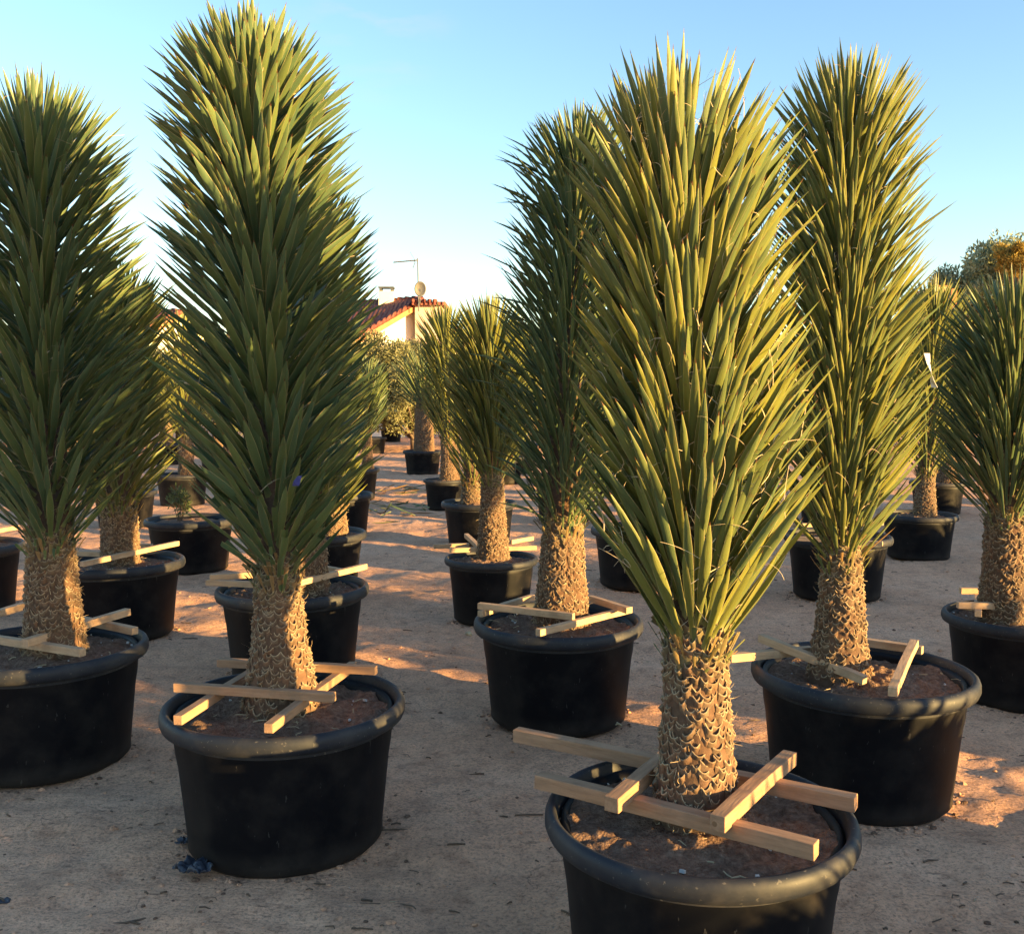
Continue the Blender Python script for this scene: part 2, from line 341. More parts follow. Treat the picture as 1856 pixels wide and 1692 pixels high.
# ------------------------------------------------------------------ pots
def lathe(profile, n=96, wob=0.0, seed=0, cap=False):
    th = np.linspace(0, 2*np.pi, n, endpoint=False)
    r = np.array([p[0] for p in profile]); z = np.array([p[1] for p in profile])
    w = 1 + wob*np.sin(2*th+seed) + wob*.5*np.sin(3*th+2*seed)
    X = r[:,None]*np.cos(th)*w; Y = r[:,None]*np.sin(th)*w; Z = np.repeat(z[:,None], n, 1)
    V = np.stack([X.ravel(), Y.ravel(), Z.ravel()], 1); k = len(profile)
    i = np.arange(k*n).reshape(k, n); j = np.roll(i, -1, 1)
    Fq = np.stack([i[:-1].ravel(), j[:-1].ravel(), j[1:].ravel(), i[1:].ravel()], 1)
    return V, Fq
def make_pot(loc, D, H, label, group='black plastic tubs of the nursery', detail=1, plant_r=.12, seed=0, ribbed=False, soil_drop=.058):
    root = empty('plant_pot', loc, label, 'plant pot', group)
    Rr = D/2; rh = .074*D; n = 112 if detail else 48
    # tub
    b = .80*Rr; tp = .905*Rr; zt = H-rh*.7
    prof = [(.02, .0), (b*.6, .0), (b*.95, .003), (b, .022)]
    for q in np.linspace(0.06, 1, 9): prof.append((b+(tp-b)*q - (.004*D if q < .74 else 0), .02+(zt-.02)*q))
    prof += [(tp-.012, H-.03), (tp-.03, H-.05), (tp-.045, H*.45)]
    V, Fq = lathe(prof, n, .006, seed)
    if ribbed:
        a = np.arctan2(V[:,1], V[:,0]); k = 1+.010*np.sign(np.sin(a*34)); V[:,0] *= k; V[:,1] *= k
    mesh_obj('tub', V, Fq, M['plastic'], root, smooth=not ribbed)
    # rolled rim
    pr = [(.900*Rr, H-rh), (.955*Rr, H-rh*1.02), (.985*Rr, H-rh*.93), (Rr, H-rh*.68), (.998*Rr, H-rh*.34), (.985*Rr, H-rh*.12),
          (.962*Rr, H), (.936*Rr, H-.002), (.925*Rr, H-rh*.15), (.915*Rr, H-rh*.4), (.905*Rr, H-rh*.9), (.900*Rr, H-rh*1.3)]
    V, Fq = lathe(pr, n, .006, seed)
    mesh_obj('rim', V, Fq, M['rim'], root, smooth=True)
    # soil
    if detail: nr, na = 46, 150
    else: nr, na = 12, 40
    rr = np.linspace(0, .905*Rr, nr); th = np.linspace(0, 2*np.pi, na, endpoint=False)
    RR, TT = np.meshgrid(rr, th, indexing='ij'); X = RR*np.cos(TT); Y = RR*np.sin(TT)
    ox = loc[0]*7+seed
    Z = H - soil_drop*D + .030*np.clip(1-(RR-plant_r)/.12, 0, 1) + .022*fbm(X*6+ox, Y*6, 3, 5) + .022*fbm(X*26+ox, Y*26, 3, 9)
    V = np.stack([X.ravel(), Y.ravel(), Z.ravel()], 1); i = np.arange(nr*na).reshape(nr, na); j = np.roll(i, -1, 1)
    Fq = np.stack([i[:-1].ravel(), j[:-1].ravel(), j[1:].ravel(), i[1:].ravel()], 1)
    mesh_obj('soil', V, Fq, M['soil'], root, smooth=False)
    if detail:
        # perlite crumbs and root bits on the soil
        m = MB(); rs = random.Random(seed+5)
        for _ in range(22):
            a = rs.uniform(0, 6.28); r = rs.uniform(plant_r, .86*Rr); s = rs.choice([.002,.003,.003,.005,.007])
            z = H - soil_drop*D + rs.uniform(.0, .012)
            c = Vector((r*math.cos(a), r*math.sin(a), z)); Mx = Matrix.Translation(c) @ Matrix.Rotation(rs.uniform(0,3), 4, 'Z') @ Matrix.Rotation(rs.uniform(0,1), 4, 'X')
            m.box((-s,-s*.8,-s*.6), (s,s*.8,s*.6), Mx)
        tag(m.build('perlite_crumbs', M['perlite'], root), kind='stuff')
        m = MB()
        for _ in range(22):
            a = rs.uniform(0, 6.28); r = rs.uniform(plant_r*1.1, .8*Rr); L = rs.uniform(.015, .06)
            d = rs.uniform(0, 6.28); z = H - soil_drop*D + rs.uniform(.006, .022)
            p = Vector((r*math.cos(a), r*math.sin(a), z)); q = p + Vector((L*math.cos(d), L*math.sin(d), rs.uniform(-.01,.012)))
            mid = (p+q)/2 + Vector((rs.uniform(-.01,.01), rs.uniform(-.01,.01), .003))
            m.tube([p, mid, q], rs.choice([.0012,.0016,.0025]), 5)
        tag(m.build('dry_bits', M['straw'], root), kind='stuff')
    return root

# ------------------------------------------------------------------ yucca leaves
def leaf_block(base, d, Ls, hw, seed, twist=.35, curve=None, S=7, cut=None, dead=None, keel=.85):
    """vectorised lance leaves: base (K,3) d (K,3) lengths hw half widths"""
    r = np.random.default_rng(seed); K = len(base)
    up = np.array([0,0,1.0]); w = np.cross(up, d); nw = np.linalg.norm(w, axis=1, keepdims=True)
    w = np.where(nw > 1e-3, w/np.maximum(nw, 1e-6), np.array([1.0,0,0])); n = np.cross(w, d)  # n points outward/down
    tw = r.normal(0, twist, K)[:,None]; w, n = w*np.cos(tw)+n*np.sin(tw), n*np.cos(tw)-w*np.sin(tw)
    n = n*np.sign(-(n@up))[:,None]*1.0
    s = np.linspace(0, 1, S); s = s**.92
    wp = np.interp(s, [0,.06,.15,.3,.45,.6,.75,.87,.95,1], [.85,.62,.50,.66,.88,1,.86,.55,.25,.0])
    if cut is None: cut = np.zeros(K, bool)
    sc = np.where(cut[:,None], s[None,:]*.62, s[None,:])
    wpc = np.where(cut[:,None], np.interp(sc, [0,.06,.15,.3,.45,.62], [.85,.62,.50,.66,.88,.80]), wp[None,:])
    if curve is None: curve = r.normal(0.0, .05, K)
    side = r.normal(0, .018, K)
    ctr = base[:,None,:] + d[:,None,:]*(sc*Ls[:,None])[...,None] + n[:,None,:]*((sc**2)*(curve*Ls)[:,None])[...,None] + w[:,None,:]*((sc**2)*(side*Ls)[:,None])[...,None]
    tws = (r.normal(0, .25, K)[:,None]*sc)
    ww = w[:,None,:]*np.cos(tws)[...,None] + n[:,None,:]*np.sin(tws)[...,None]
    nn = n[:,None,:]*np.cos(tws)[...,None] - w[:,None,:]*np.sin(tws)[...,None]
    half = wpc*hw[:,None]
    Lf = ctr - ww*half[...,None]; Rt = ctr + ww*half[...,None]; Md = ctr + nn*(half*keel)[...,None]
    V = np.stack([Lf, Md, Rt], 2).reshape(-1, 3)
    uv = np.zeros((K, S, 3, 2)); uv[...,0] = np.array([0,.5,1]); uv[...,1] = sc[...,None]
    rnd = r.random(K); col = np.zeros((K, S, 3, 3)); col[...,0] = rnd[:,None,None]
    if dead is not None: col[...,2] = dead[:,None,None]
    i = np.arange(K*S*3).reshape(K, S, 3)
    f = np.concatenate([np.stack([i[:,:-1,a], i[:,:-1,a+1], i[:,1:,a+1], i[:,1:,a]], -1).reshape(-1, 4) for a in (0, 1)])
    return V, f, uv.reshape(-1, 2), col.reshape(-1, 3)
def ribbons(P0, D0, L, width, seed, segs=6, curl=1.0, grav=0.0):
    """thin curly threads"""
    r = np.random.default_rng(seed); K = len(P0)
    pts = [P0]; d = D0.copy(); ax = r.normal(0, 1, (K,3)); ax /= np.linalg.norm(ax, axis=1, keepdims=True)
    ang = r.normal(0, curl, K)[:,None]
    for s in range(segs):
        pts.append(pts[-1] + d*(L/segs)[:,None])
        d = d*np.cos(ang) + np.cross(ax, d)*np.sin(ang) + np.array([0,0,-grav]); d /= np.linalg.norm(d, axis=1, keepdims=True)
    P = np.stack(pts, 1)
    side = np.cross(d, r.normal(0,1,(K,3))); side /= np.maximum(np.linalg.norm(side, axis=1, keepdims=True), 1e-6)
    wd = np.linspace(1, .4, segs+1)[None,:,None]*width
    A = P - side[:,None,:]*wd; B = P + side[:,None,:]*wd
    V = np.stack([A, B], 2).reshape(-1, 3); i = np.arange(K*(segs+1)*2).reshape(K, segs+1, 2)
    f = np.stack([i[:,:-1,0], i[:,:-1,1], i[:,1:,1], i[:,1:,0]], -1).reshape(-1, 4)
    col = np.repeat(r.random(K)[:,None], (segs+1)*2, 1).reshape(-1)
    return V, f, np.stack([col, col, col], 1)

def make_yucca(loc, soil_z, zb, zt, prof, label, group='yuccas growing in the black tubs', N=500, L=.5, hw=.024, th=44, r0=.13, r1=.09,
               mat='leaf_blue', seed=1, lean=(0,0), fil=0, bent=0.0, cutlow=0.0, scales=True, S=7, thb=None, name='yucca_tree', keel=.8, topf=.17, greenneck=.25):
    """trunk (scaled bark) + crown of sword leaves. z values are world heights; prof scales leaf reach over crown height"""
    root = empty(name, (loc[0], loc[1], soil_z-.04), label, 'yucca', group)
    off = -(soil_z-.04); r = np.random.default_rng(seed)
    z0 = soil_z-.04; ztop = zt - .97*L*prof[-1][1]
    def axis(z):
        q = np.clip((z-z0)/(zt-z0), 0, 1.2); return np.stack([lean[0]*q**1.9, lean[1]*q**1.9], -1)
    # ---- trunk
    nz_, na = (60, 72) if scales else (14, 20)
    zz = np.linspace(z0, ztop, nz_); hb = zb-z0
    def rad(z):
        q = np.clip((z-z0)/max(hb, .01), 0, 1)
        rr_ = r0 + (r1-r0)*(1-(1-q)**1.6); return np.where(z < zb, rr_, r1*.92 - (r1*.5)*np.clip((z-zb)/max(ztop-zb, .01), 0, 1))
    th_ = np.linspace(0, 2*np.pi, na, endpoint=False); Z, T = np.meshgrid(zz, th_, indexing='ij')
    RR = rad(Z)*(1+.05*fbm(T*2.2, Z*6, 3, seed))+.004*fbm(T*9, Z*60, 2, seed+3)
    ax = axis(Z); V = np.stack([RR*np.cos(T)+ax[...,0], RR*np.sin(T)+ax[...,1], Z+off], -1).reshape(-1, 3)
    i = np.arange(nz_*na).reshape(nz_, na); j = np.roll(i, -1, 1)
    f = np.stack([i[:-1].ravel(), j[:-1].ravel(), j[1:].ravel(), i[1:].ravel()], 1)
    col = np.zeros((len(V), 3)); col[:,1] = .12; col[:,0] = np.repeat(vnoise(T*1.5, Z*7, seed+2).ravel()+.5, 1)
    Vs, Fs, Cs = [V], [f], [col]; nv = len(V)
    # leaf-base scales, spiralling
    if scales:
        sp = .0155; sw0 = .031; rows = int(hb/sp)+3; per = max(9, int(2*np.pi*(r0+r1)/2/(sw0*1.42)))
        K = rows*per; k = np.arange(K)
    else:
        sp = .032; sw0 = .042; rows = int(hb/sp)+2; per = max(8, int(2*np.pi*(r0+r1)/2/(sw0*1.5))); K = rows*per; k = np.arange(K)
    zs = z0+.01 + (k/K)*(hb+.05) + r.normal(0, sp*.30, K); ph = k*2.399963 + r.normal(0, .10, K)
    sw = sw0*(.55+.85*r.random(K)); a = np.linspace(-1, 1, 5)
    lip = (.007+.014*r.random(K))*(1 if scales else 1.2); broken = r.random(K) < .25; lip[broken] *= .3; lip *= .8
    h = sp*(.9+.7*r.random(K))
    base_r = rad(zs)
    rowsZ = [-.60, .62, .80, .86, .10]; rowsR = [-.002, .86, 1.0, .80, -.004]
    P = np.zeros((K, 5, 5, 3)); C = np.zeros((K, 5, 5, 3))
    tilt = r.normal(0, .28, K)
    for q in range(5):
        A = a[None,:]; ang = ph[:,None] + A*(sw/2/base_r)[:,None]*[1.0, 1.0, 1.0, .88, .75][q]
        zq = zs[:,None] + (h[:,None])*(rowsZ[q] + [0,.5,.6,.6,.3][q]*A**2) + tilt[:,None]*A*sw[:,None]*.5
        rq = base_r[:,None] + (lip[:,None]*rowsR[q]*(1-.75*A**2) if q in (1,2,3) else rowsR[q])
        axq = axis(zq)
        P[:,q,:,0] = rq*np.cos(ang)+axq[...,0]; P[:,q,:,1] = rq*np.sin(ang)+axq[...,1]; P[:,q,:,2] = zq+off
        C[:,q,:,1] = [.10, .42, .80, .86, 1.0][q]  # hollow behind each lip coloured near black, its shade put into the bark
    C[...,0] = r.random(K)[:,None,None]**2
    C[...,1] *= (.75+.25*r.random(K))[:,None,None]
    C[...,2] = (np.clip((zs-(zb-greenneck*.6))/greenneck, 0, 1)*r.random(K))[:,None,None]
    i = np.arange(K*25).reshape(K, 5, 5)+nv
    f = np.stack([i[:,:-1,:-1], i[:,:-1,1:], i[:,1:,1:], i[:,1:,:-1]], -1).reshape(-1, 4)
    Vs.append(P.reshape(-1,3)); Fs.append(f); Cs.append(C.reshape(-1,3)); nv += K*25
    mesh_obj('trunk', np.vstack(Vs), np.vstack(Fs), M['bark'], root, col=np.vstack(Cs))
    # dry fibres on the trunk
    if scales:
        K = 170; zf = z0+.02+r.random(K)*(hb+.02); pf = r.random(K)*6.283; rf = rad(zf); axf = axis(zf)
        P0 = np.stack([rf*np.cos(pf)+axf[:,0], rf*np.sin(pf)+axf[:,1], zf+off], 1)
        D0 = np.stack([np.cos(pf)*.6, np.sin(pf)*.6, .5+r.normal(0,.5,K)], 1)+r.normal(0,.35,(K,3)); D0 /= np.linalg.norm(D0, axis=1, keepdims=True)
        V, f, c = ribbons(P0, D0, .018+.035*r.random(K), .0011, seed+8, 4, .25)
        tag(mesh_obj('bark_fibres', V, f, M['fibre'], root, col=c), kind='stuff')
    # ---- crown
    k = np.arange(N); tt = (k+.5)/N; tt = tt**.93
    top = np.clip((tt-(1-topf))/topf, 0, 1); zc = ztop-.13*(L/.5)
    za = np.where(top > 0, zc+(ztop-zc)*top**.8, zb-.02+(zc-zb+.02)*tt/(1-topf)); phi = k*2.399963 + r.normal(0, .10, N)
    if thb is None: thb = th
    th0 = thb + (th-thb)*np.clip(tt/.25, 0, 1)
    theta = np.radians(th0*np.sqrt(np.clip(1-top, 0.0, 1)) + r.normal(0, 4.5, N))
    theta = np.maximum(theta, .02)
    pr = np.interp(tt, [p[0] for p in prof], [p[1] for p in prof])
    Ls = L*pr*(1+r.normal(0, .05, N))
    rs = rad(za)*.75; axk = axis(za)
    d = np.stack([np.sin(theta)*np.cos(phi), np.sin(theta)*np.sin(phi), np.cos(theta)], 1)
    base = np.stack([rs*np.cos(phi)*(1-top*.9)+axk[:,0], rs*np.sin(phi)*(1-top*.9)+axk[:,1], za+off], 1)
    curve = r.normal(0.0, .022, N)
    b = r.random(N) < bent; curve = np.where(b, r.uniform(.1, .45, N), curve)
    cut = (r.random(N) < cutlow*np.clip(1-tt/.16, 0, 1)**.5) if cutlow else None
    dead = (r.random(N) < .16*np.clip(1-tt/.06, 0, 1)).astype(float)
    hwv = hw*(.85+.3*r.random(N))*(1-.25*top)*(1-.55*dead); Ls = Ls*(1-.3*dead)
    V, f, uv, c = leaf_block(base, d, Ls, hwv, seed+1, curve=curve, S=S, cut=cut, dead=dead, keel=keel)
    if scales:      # ragged cut leaf bases at the neck
        K = int(80*(r1/.1)); zs_ = zb + r.uniform(-.07, .07, K); pn = r.random(K)*6.283; rn = rad(zs_)*.97; an = axis(zs_); tn = np.radians(r.normal(30, 11, K))
        bn = np.stack([rn*np.cos(pn)+an[:,0], rn*np.sin(pn)+an[:,1], zs_+off], 1); dn = np.stack([np.sin(tn)*np.cos(pn), np.sin(tn)*np.sin(pn), np.cos(tn)], 1)
        V2, f2, uv2, c2 = leaf_block(bn, dn, r.uniform(.05, .17, K), hw*r.uniform(.35, .75, K), seed+31, S=S, cut=np.ones(K, bool), dead=(r.random(K) < .55)*r.uniform(.5, 1, K), keel=.4)
        f = np.vstack([f, f2+len(V)]); V = np.vstack([V, V2]); uv = np.vstack([uv, uv2]); c = np.vstack([c, c2])
    Vc = V
    crown = mesh_obj('crown', V, f, M[mat], root, uv=uv, col=c)
    if fil:
        VV = Vc[:N*S*3].reshape(N, S, 3, 3); kk = r.integers(0, N, fil); ss = r.integers(1, S-2, fil); sd = r.integers(0, 2, fil)*2
        P0 = VV[kk, ss, sd]; D0 = (VV[kk, ss, sd]-VV[kk, ss, 1]); D0 /= np.maximum(np.linalg.norm(D0, axis=1, keepdims=True), 1e-6)
        D0 = D0 + d[kk]*.8 + r.normal(0, .3, (fil,3)); D0 /= np.linalg.norm(D0, axis=1, keepdims=True)
        V2, f2, c2 = ribbons(P0, D0, .05+.12*r.random(fil), .0013, seed+5, 9, .42)
        tag(mesh_obj('leaf_threads', V2, f2, M['fibre'], root, col=c2*.5), kind='stuff')
    return root

def batten(root, a, b, s=.036, mat='wood_new', tilt=0, wide=None):
    """one sawn batten between world points a, b (centres of its ends)"""
    a = Vector(a); b = Vector(b); d = (b-a); L = d.length; x = d.normalized()
    y = Vector((0,0,1)).cross(x).normalized(); z = x.cross(y)
    w = wide or s; m = MB()
    nn = 9; V = []; 
    rs = random.Random(int(a.x*1000)+int(b.y*777))
    for i in range(nn):
        u = -L/2 + L*i/(nn-1); bow = .004*math.sin(math.pi*i/(nn-1))*rs.uniform(.5,1)
        for (yy, zz) in ((-1,-1),(1,-1),(1,1),(-1,1)):
            V.append((u+rs.uniform(-.001,.001), yy*w/2+bow+rs.uniform(-.0005,.0005), zz*s/2+rs.uniform(-.0005,.0005)))
    Fq = [(i*4+j, i*4+(j+1)%4, (i+1)*4+(j+1)%4, (i+1)*4+j) for i in range(nn-1) for j in range(4)]
    Fq = [q[::-1] for q in Fq] + [(0,1,2,3), tuple((nn-1)*4+j for j in (3,2,1,0))]
    m.add(V, [q[::-1] for q in Fq]); o = m.build('batten', M[mat], root, bevel=.0022)
    Mx = Matrix((x, y, z)).transposed().to_4x4() @ Matrix.Rotation(tilt, 4, 'X')
    Mx.translation = (a+b)/2
    o.matrix_parent_inverse = Matrix.Translation(-root.location)
    o.matrix_basis = Mx
    return o
def frame(loc, bs, label, s=.036, mat='wood_new'):
    """bs: list of (px0,py0,z0, px1,py1,z1) ends as seen, on their heights"""
    root = empty('batten_frame', loc, label, 'wooden frame', 'batten frames nailed round the trunks')
    for q in bs:
        a = at_z(q[0], q[1], q[2]); b = at_z(q[3], q[4], q[5]); batten(root, a, b, s, q[6] if len(q) > 6 else mat, q[7] if len(q) > 7 else 0)
    return root

def solve_pot(cx, cy, w, ratio=.58):
    rr = ray(cx, cy); t = CAM_Z/(ratio*w/F_PX - rr.z); p = CP + rr*t; D = w*t/F_PX
    return Vector((p.x, p.y, -.012)), D, ratio*D+.012, t
INFO = {}
def pot_at(key, cx, cy, w, label, ratio=.58, **kw):
    loc, D, H, t = solve_pot(cx, cy, w, ratio); INFO[key] = (loc, D, H, t)
    make_pot(loc, D, H, label, seed=len(INFO), **kw)
    return loc, D, H, t
def yucca_at(key, tx, ybase, ytop, label, crown_dx=0, **kw):
    loc, D, H, t = INFO[key]; Y = loc.y
    x0 = at_y(tx, YH, Y).x; zb = at_y(tx, ybase, Y).z; zt = at_y(tx, ytop, Y).z
    soil = H - .012 - .058*D + .02
    s = t/F_PX
    kw.setdefault('prof', [(0,.8),(.1,.95),(.5,1),(.85,.98),(1,.85)])
    return make_yucca((x0, Y), soil, zb, zt, label=label, lean=(crown_dx*s, 0), **kw)

# ------------------------------------------------------------------ front plants
# A: nearest, right of centre
pot_at('A', 1266, 1462, 556, 'largest black tub, cut off by the bottom of the photo, sunlit patch on its rim')
yucca_at('A', 1272, 1165, 96, 'nearest yucca with white threads curling off its broad leaves, in the front tub', crown_dx=-78, N=760, L=0.46, hw=0.0145,
         th=37, thb=34, r0=0.127, r1=0.084, mat='leaf_olive', topf=0.13, seed=11, fil=1500, prof=[(0,.75),(.05,1.05),(.2,1.10),(.45,.98),(.8,.98),(1,.95)])
zr = INFO['A'][2]
frame(INFO['A'][0]+Vector((0,0,zr)), [
    (935,1330,zr+.022, 1552,1455,zr+.022, 'wood_old'), (975,1412,zr+.022, 1480,1540,zr+.022, 'wood_old'),
    (1108,1458,zr+.058, 1255,1335,zr+.058, 'wood_old'), (1300,1492,zr+.058, 1432,1372,zr+.058, 'wood_old')],
    'weathered batten frame jutting left over the rim of the nearest tub', s=.043)
# B: tall left
pot_at('B', 517, 1266, 431, 'black tub left of centre with crumpled black film beside its base')
yucca_at('B', 500, 1040, 20, 'tallest yucca with blue green lower leaves and sunlit yellow top, left of centre', crown_dx=-50, N=960, L=0.455, hw=0.0165,
         th=50, thb=46, r0=0.15, r1=0.08, mat='leaf_blue', keel=0.5, topf=0.2, seed=21, fil=160, cutlow=.5, prof=[(0,.6),(.06,.9),(.15,1.04),(.5,1.04),(.75,.93),(1,.80)])
zr = INFO['B'][2]
frame(INFO['B'][0]+Vector((0,0,zr)), [
    (322,1305,zr+.018, 475,1208,zr+.018), (486,1320,zr+.018, 640,1205,zr+.018),
    (318,1244,zr+.052, 606,1263,zr+.052, 'wood_old'), (396,1200,zr+.052, 682,1214,zr+.052, 'wood_old')],
    'grey brown batten frame round the trunk of the tallest yucca, all four ends free', s=.034, mat='wood_old')
# C: far left
pot_at('C', 78, 1166, 360, 'black tub cut off by the left edge of the photo, nearest on that side')
yucca_at('C', 84, 985, 135, 'broad grey green yucca at the left edge, only its tips in sunlight', crown_dx=-8, N=780, L=0.55, hw=0.016,
         th=50, thb=42, r0=0.145, r1=0.102, mat='leaf_blue', keel=0.6, seed=31, fil=350, prof=[(0,.6),(.08,.9),(.2,1.08),(.5,1.0),(.8,.95),(1,.8)])
zr = INFO['C'][2]
frame(INFO['C'][0]+Vector((0,0,zr)), [
    (-60,1150,zr+.018, 150,1182,zr+.018), (110,1116,zr+.018, 245,1143,zr+.018), (45,1165,zr+.052, 232,1108,zr+.052), (-80,1135,zr+.052, 60,1092,zr+.052)],
    'knotty pine batten frame on the tub at the left edge, one end lifted', s=.036)
# D: right
pot_at('D', 1562, 1208, 392, 'black tub right of the nearest yucca, its right rim sunlit and soil reddish')
yucca_at('D', 1533, 1012, 96, 'slender tall yucca right of the nearest one, with a straight sunlit right side', crown_dx=-12, N=980, L=0.49, hw=0.0112,
         th=40, thb=38, r0=0.134, r1=0.08, mat='leaf_olive', topf=0.14, seed=41, fil=420, prof=[(0,.6),(.08,.9),(.2,1.0),(.6,.9),(.85,.9),(1,.8)])
zr = INFO['D'][2]
frame(INFO['D'][0]+Vector((0,0,zr)), [
    (1322,1192,zr+.018, 1470,1178,zr+.018), (1378,1155,zr+.07, 1568,1232,zr-.01),
    (1560,1162,zr+.018, 1672,1178,zr+.018), (1618,1254,zr+.018, 1657,1165,zr+.055)],
    'pale new pine frame with one batten sagging onto the soil of the reddish tub', s=.036)
# E: middle
pot_at('E', 1012, 1119, 308, 'black tub in the middle with a small sunlit patch on its right rim')
yucca_at('E', 1019, 955, 196, 'dark ragged yucca with bent leaf tips, behind and left of the nearest one', crown_dx=37, N=860, L=0.47, hw=0.0115,
         th=43, thb=38, r0=0.158, r1=0.104, mat='leaf_blue', seed=51, fil=120, bent=0.18, prof=[(0,.6),(.08,.9),(.2,1.05),(.6,.98),(.85,.9),(1,.75)])
zr = INFO['E'][2]
frame(INFO['E'][0]+Vector((0,0,zr)), [
    (870,1112,zr+.018, 965,1082,zr+.018), (975,1146,zr+.018, 1142,1104,zr+.018), (868,1097,zr+.052, 1040,1117,zr+.052), (1070,1084,zr+.052, 1140,1106,zr+.052)],
    'pale batten frame on the middle tub, corner nearest the viewer catching sun', s=.034)
# F: behind B
pot_at('F', 531, 1060, 273, 'black tub directly behind the trunk of the tallest yucca')
yucca_at('F', 552, 960, 330, 'yucca hidden behind the tallest one, sunlit leaves showing on its right', crown_dx=20, N=560, L=0.5, hw=.017,
         th=46, r0=.14, r1=.11, mat='leaf_olive', seed=61, S=6)
zr = INFO['F'][2]
frame(INFO['F'][0]+Vector((0,0,zr)), [
    (375,1055,zr+.018, 520,1062,zr+.018), (380,1046,zr+.05, 480,1040,zr+.05), (540,1056,zr+.05, 662,1026,zr+.05), (560,1026,zr+.018, 625,1036,zr+.018)],
    'pale batten frame on the tub behind the tallest yucca', s=.036)
# G: behind C
pot_at('G', 213, 1013, 232, 'black tub between the left edge yucca and the tallest one')
yucca_at('G', 210, 918, 470, 'yucca in the gap between the left edge yucca and the tallest one, trunk sunlit', crown_dx=10, N=560, L=0.5, hw=.016,
         th=48, r0=.135, r1=.12, mat='leaf_olive', seed=71, fil=80, S=6)
zr = INFO['G'][2]
frame(INFO['G'][0]+Vector((0,0,zr)), [
    (148,1022,zr+.045, 322,984,zr+.045), (130,1002,zr+.018, 205,1005,zr+.018), (205,985,zr+.018, 275,990,zr+.018)],
    'pale batten frame behind the trunk of the left edge yucca, crossing in an X', s=.036)
# H far left, plant out of frame
pot_at('H', -68, 985, 206, 'black tub cut by the left edge, behind the left edge yucca', detail=0)
yucca_at('H', -75, 890, 420, 'yucca just outside the left edge, behind the nearest left tub', N=300, L=.52, hw=.017, th=44, seed=81, S=5, scales=False)
zr = INFO['H'][2]
frame(INFO['H'][0]+Vector((0,0,zr)), [(-60,972,zr+.03, 32,955,zr+.03), (-160,975,zr+.03, -80,950,zr+.03)], 'batten pair poking in at the left edge on the rear tub', s=.036)
# Y right edge
pot_at('Y', 1850, 1112, 262, 'black tub cut off by the right edge of the photo')
yucca_at('Y', 1832, 940, 484, 'dense fine leaved yucca at the right edge under the far trees', crown_dx=8, N=700, L=0.54, hw=0.012,
         th=44, thb=40, r0=.135, r1=.11, mat='leaf_blue', seed=91, fil=60)
zr = INFO['Y'][2]
frame(INFO['Y'][0]+Vector((0,0,zr)), [
    (1735,1096,zr+.05, 1990,1102,zr+.05), (1773,1112,zr+.016, 1773,1068,zr+.016), (1740,1070,zr+.05, 1960,1072,zr+.05), (1935,1112,zr+.016, 1930,1068,zr+.016)],
    'sunlit batten frame on the tub at the right edge', s=.036)
# T middle distance with frame
pot_at('T', 890, 1008, 170, 'small black tub behind the middle one, sunlit batten across its front', ratio=.66)
yucca_at('T', 893, 868, 530, 'slim yucca with a sunlit orange trunk, left behind the middle tub', crown_dx=-8, N=600, L=0.5, hw=0.0125,
         th=42, thb=34, r0=0.13, r1=0.082, mat='leaf_olive', seed=101, fil=40)
zr = INFO['T'][2]
frame(INFO['T'][0]+Vector((0,0,zr)), [
    (815,997,zr+.045, 972,992,zr+.045), (786,990,zr+.018, 850,988,zr+.018), (845,970,zr+.05, 868,992,zr+.02), (925,982,zr+.018, 965,975,zr+.018)],
    'small batten frame with a bright sunlit front piece behind the middle tub', s=.036)
# R, S
pot_at('S', 868, 908, 138, 'black tub half hidden behind the slim orange trunked yucca')
yucca_at('S', 856, 880, 600, 'yucca hidden behind the slim orange trunked one', N=300, L=.5, hw=.014, th=38, r0=.15, r1=.12, mat='leaf_olive', seed=111, S=5)
pot_at('R', 806, 868, 78, 'black tub in the aisle with a sunlit right flank, trunk orange', ratio=.68)
yucca_at('R', 815, 800, 546, 'rear yucca right of the aisle, under the house gable', crown_dx=-12, N=460, L=.72, hw=.017, th=40, thb=34, r0=.16, r1=.13, mat='leaf_olive', seed=121, S=6)
# L, M, N pots on the left of the aisle
pot_at('L', 572, 963, 182, 'black tub on the left of the aisle, third behind the tallest yucca')
yucca_at('L', 603, 915, 640, 'low yucca with pale leaf stubs left of the aisle', N=260, L=.42, hw=.014, th=42, r0=.12, r1=.1, mat='leaf_olive', seed=131, S=5)
pot_at('M', 612, 893, 128, 'round black tub left of the aisle with a pale blue rim', detail=0)
pot_at('N', 640, 848, 96, 'ribbed black tub left of the aisle with a bright sunlit side', detail=0, ribbed=True)
yucca_at('N', 665, 786, 640, 'small blue leaved yucca left of the aisle on a bright orange trunk', N=240, L=.62, hw=.016, th=40, r0=.11, r1=.07, mat='leaf_blue', seed=141, S=5)
pot_at('O', 676, 792, 50, 'small ribbed grey black tub far up the aisle, left one of the pair', detail=0, ribbed=True)
pot_at('P', 709, 776, 42, 'small dark tub far up the aisle, right one of the pair', detail=0)
yucca_at('P', 705, 762, 690, 'dark stumpy yucca far up the aisle over the pair of tubs', N=140, L=.7, hw=.02, th=48, r0=.28, r1=.26, mat='leaf_olive', seed=151, S=5, scales=False)
pot_at('Q', 766, 816, 72, 'wide grey blue ribbed tub in the aisle holding brown dead stubs', detail=0, ribbed=True)
yucca_at('Q', 768, 742, 618, 'palm like yucca with a thick brown stubby trunk in the wide aisle tub', N=170, L=.95, hw=.018, th=44, thb=60, r0=0.24, r1=0.2, mat='leaf_blue', seed=161, S=6)
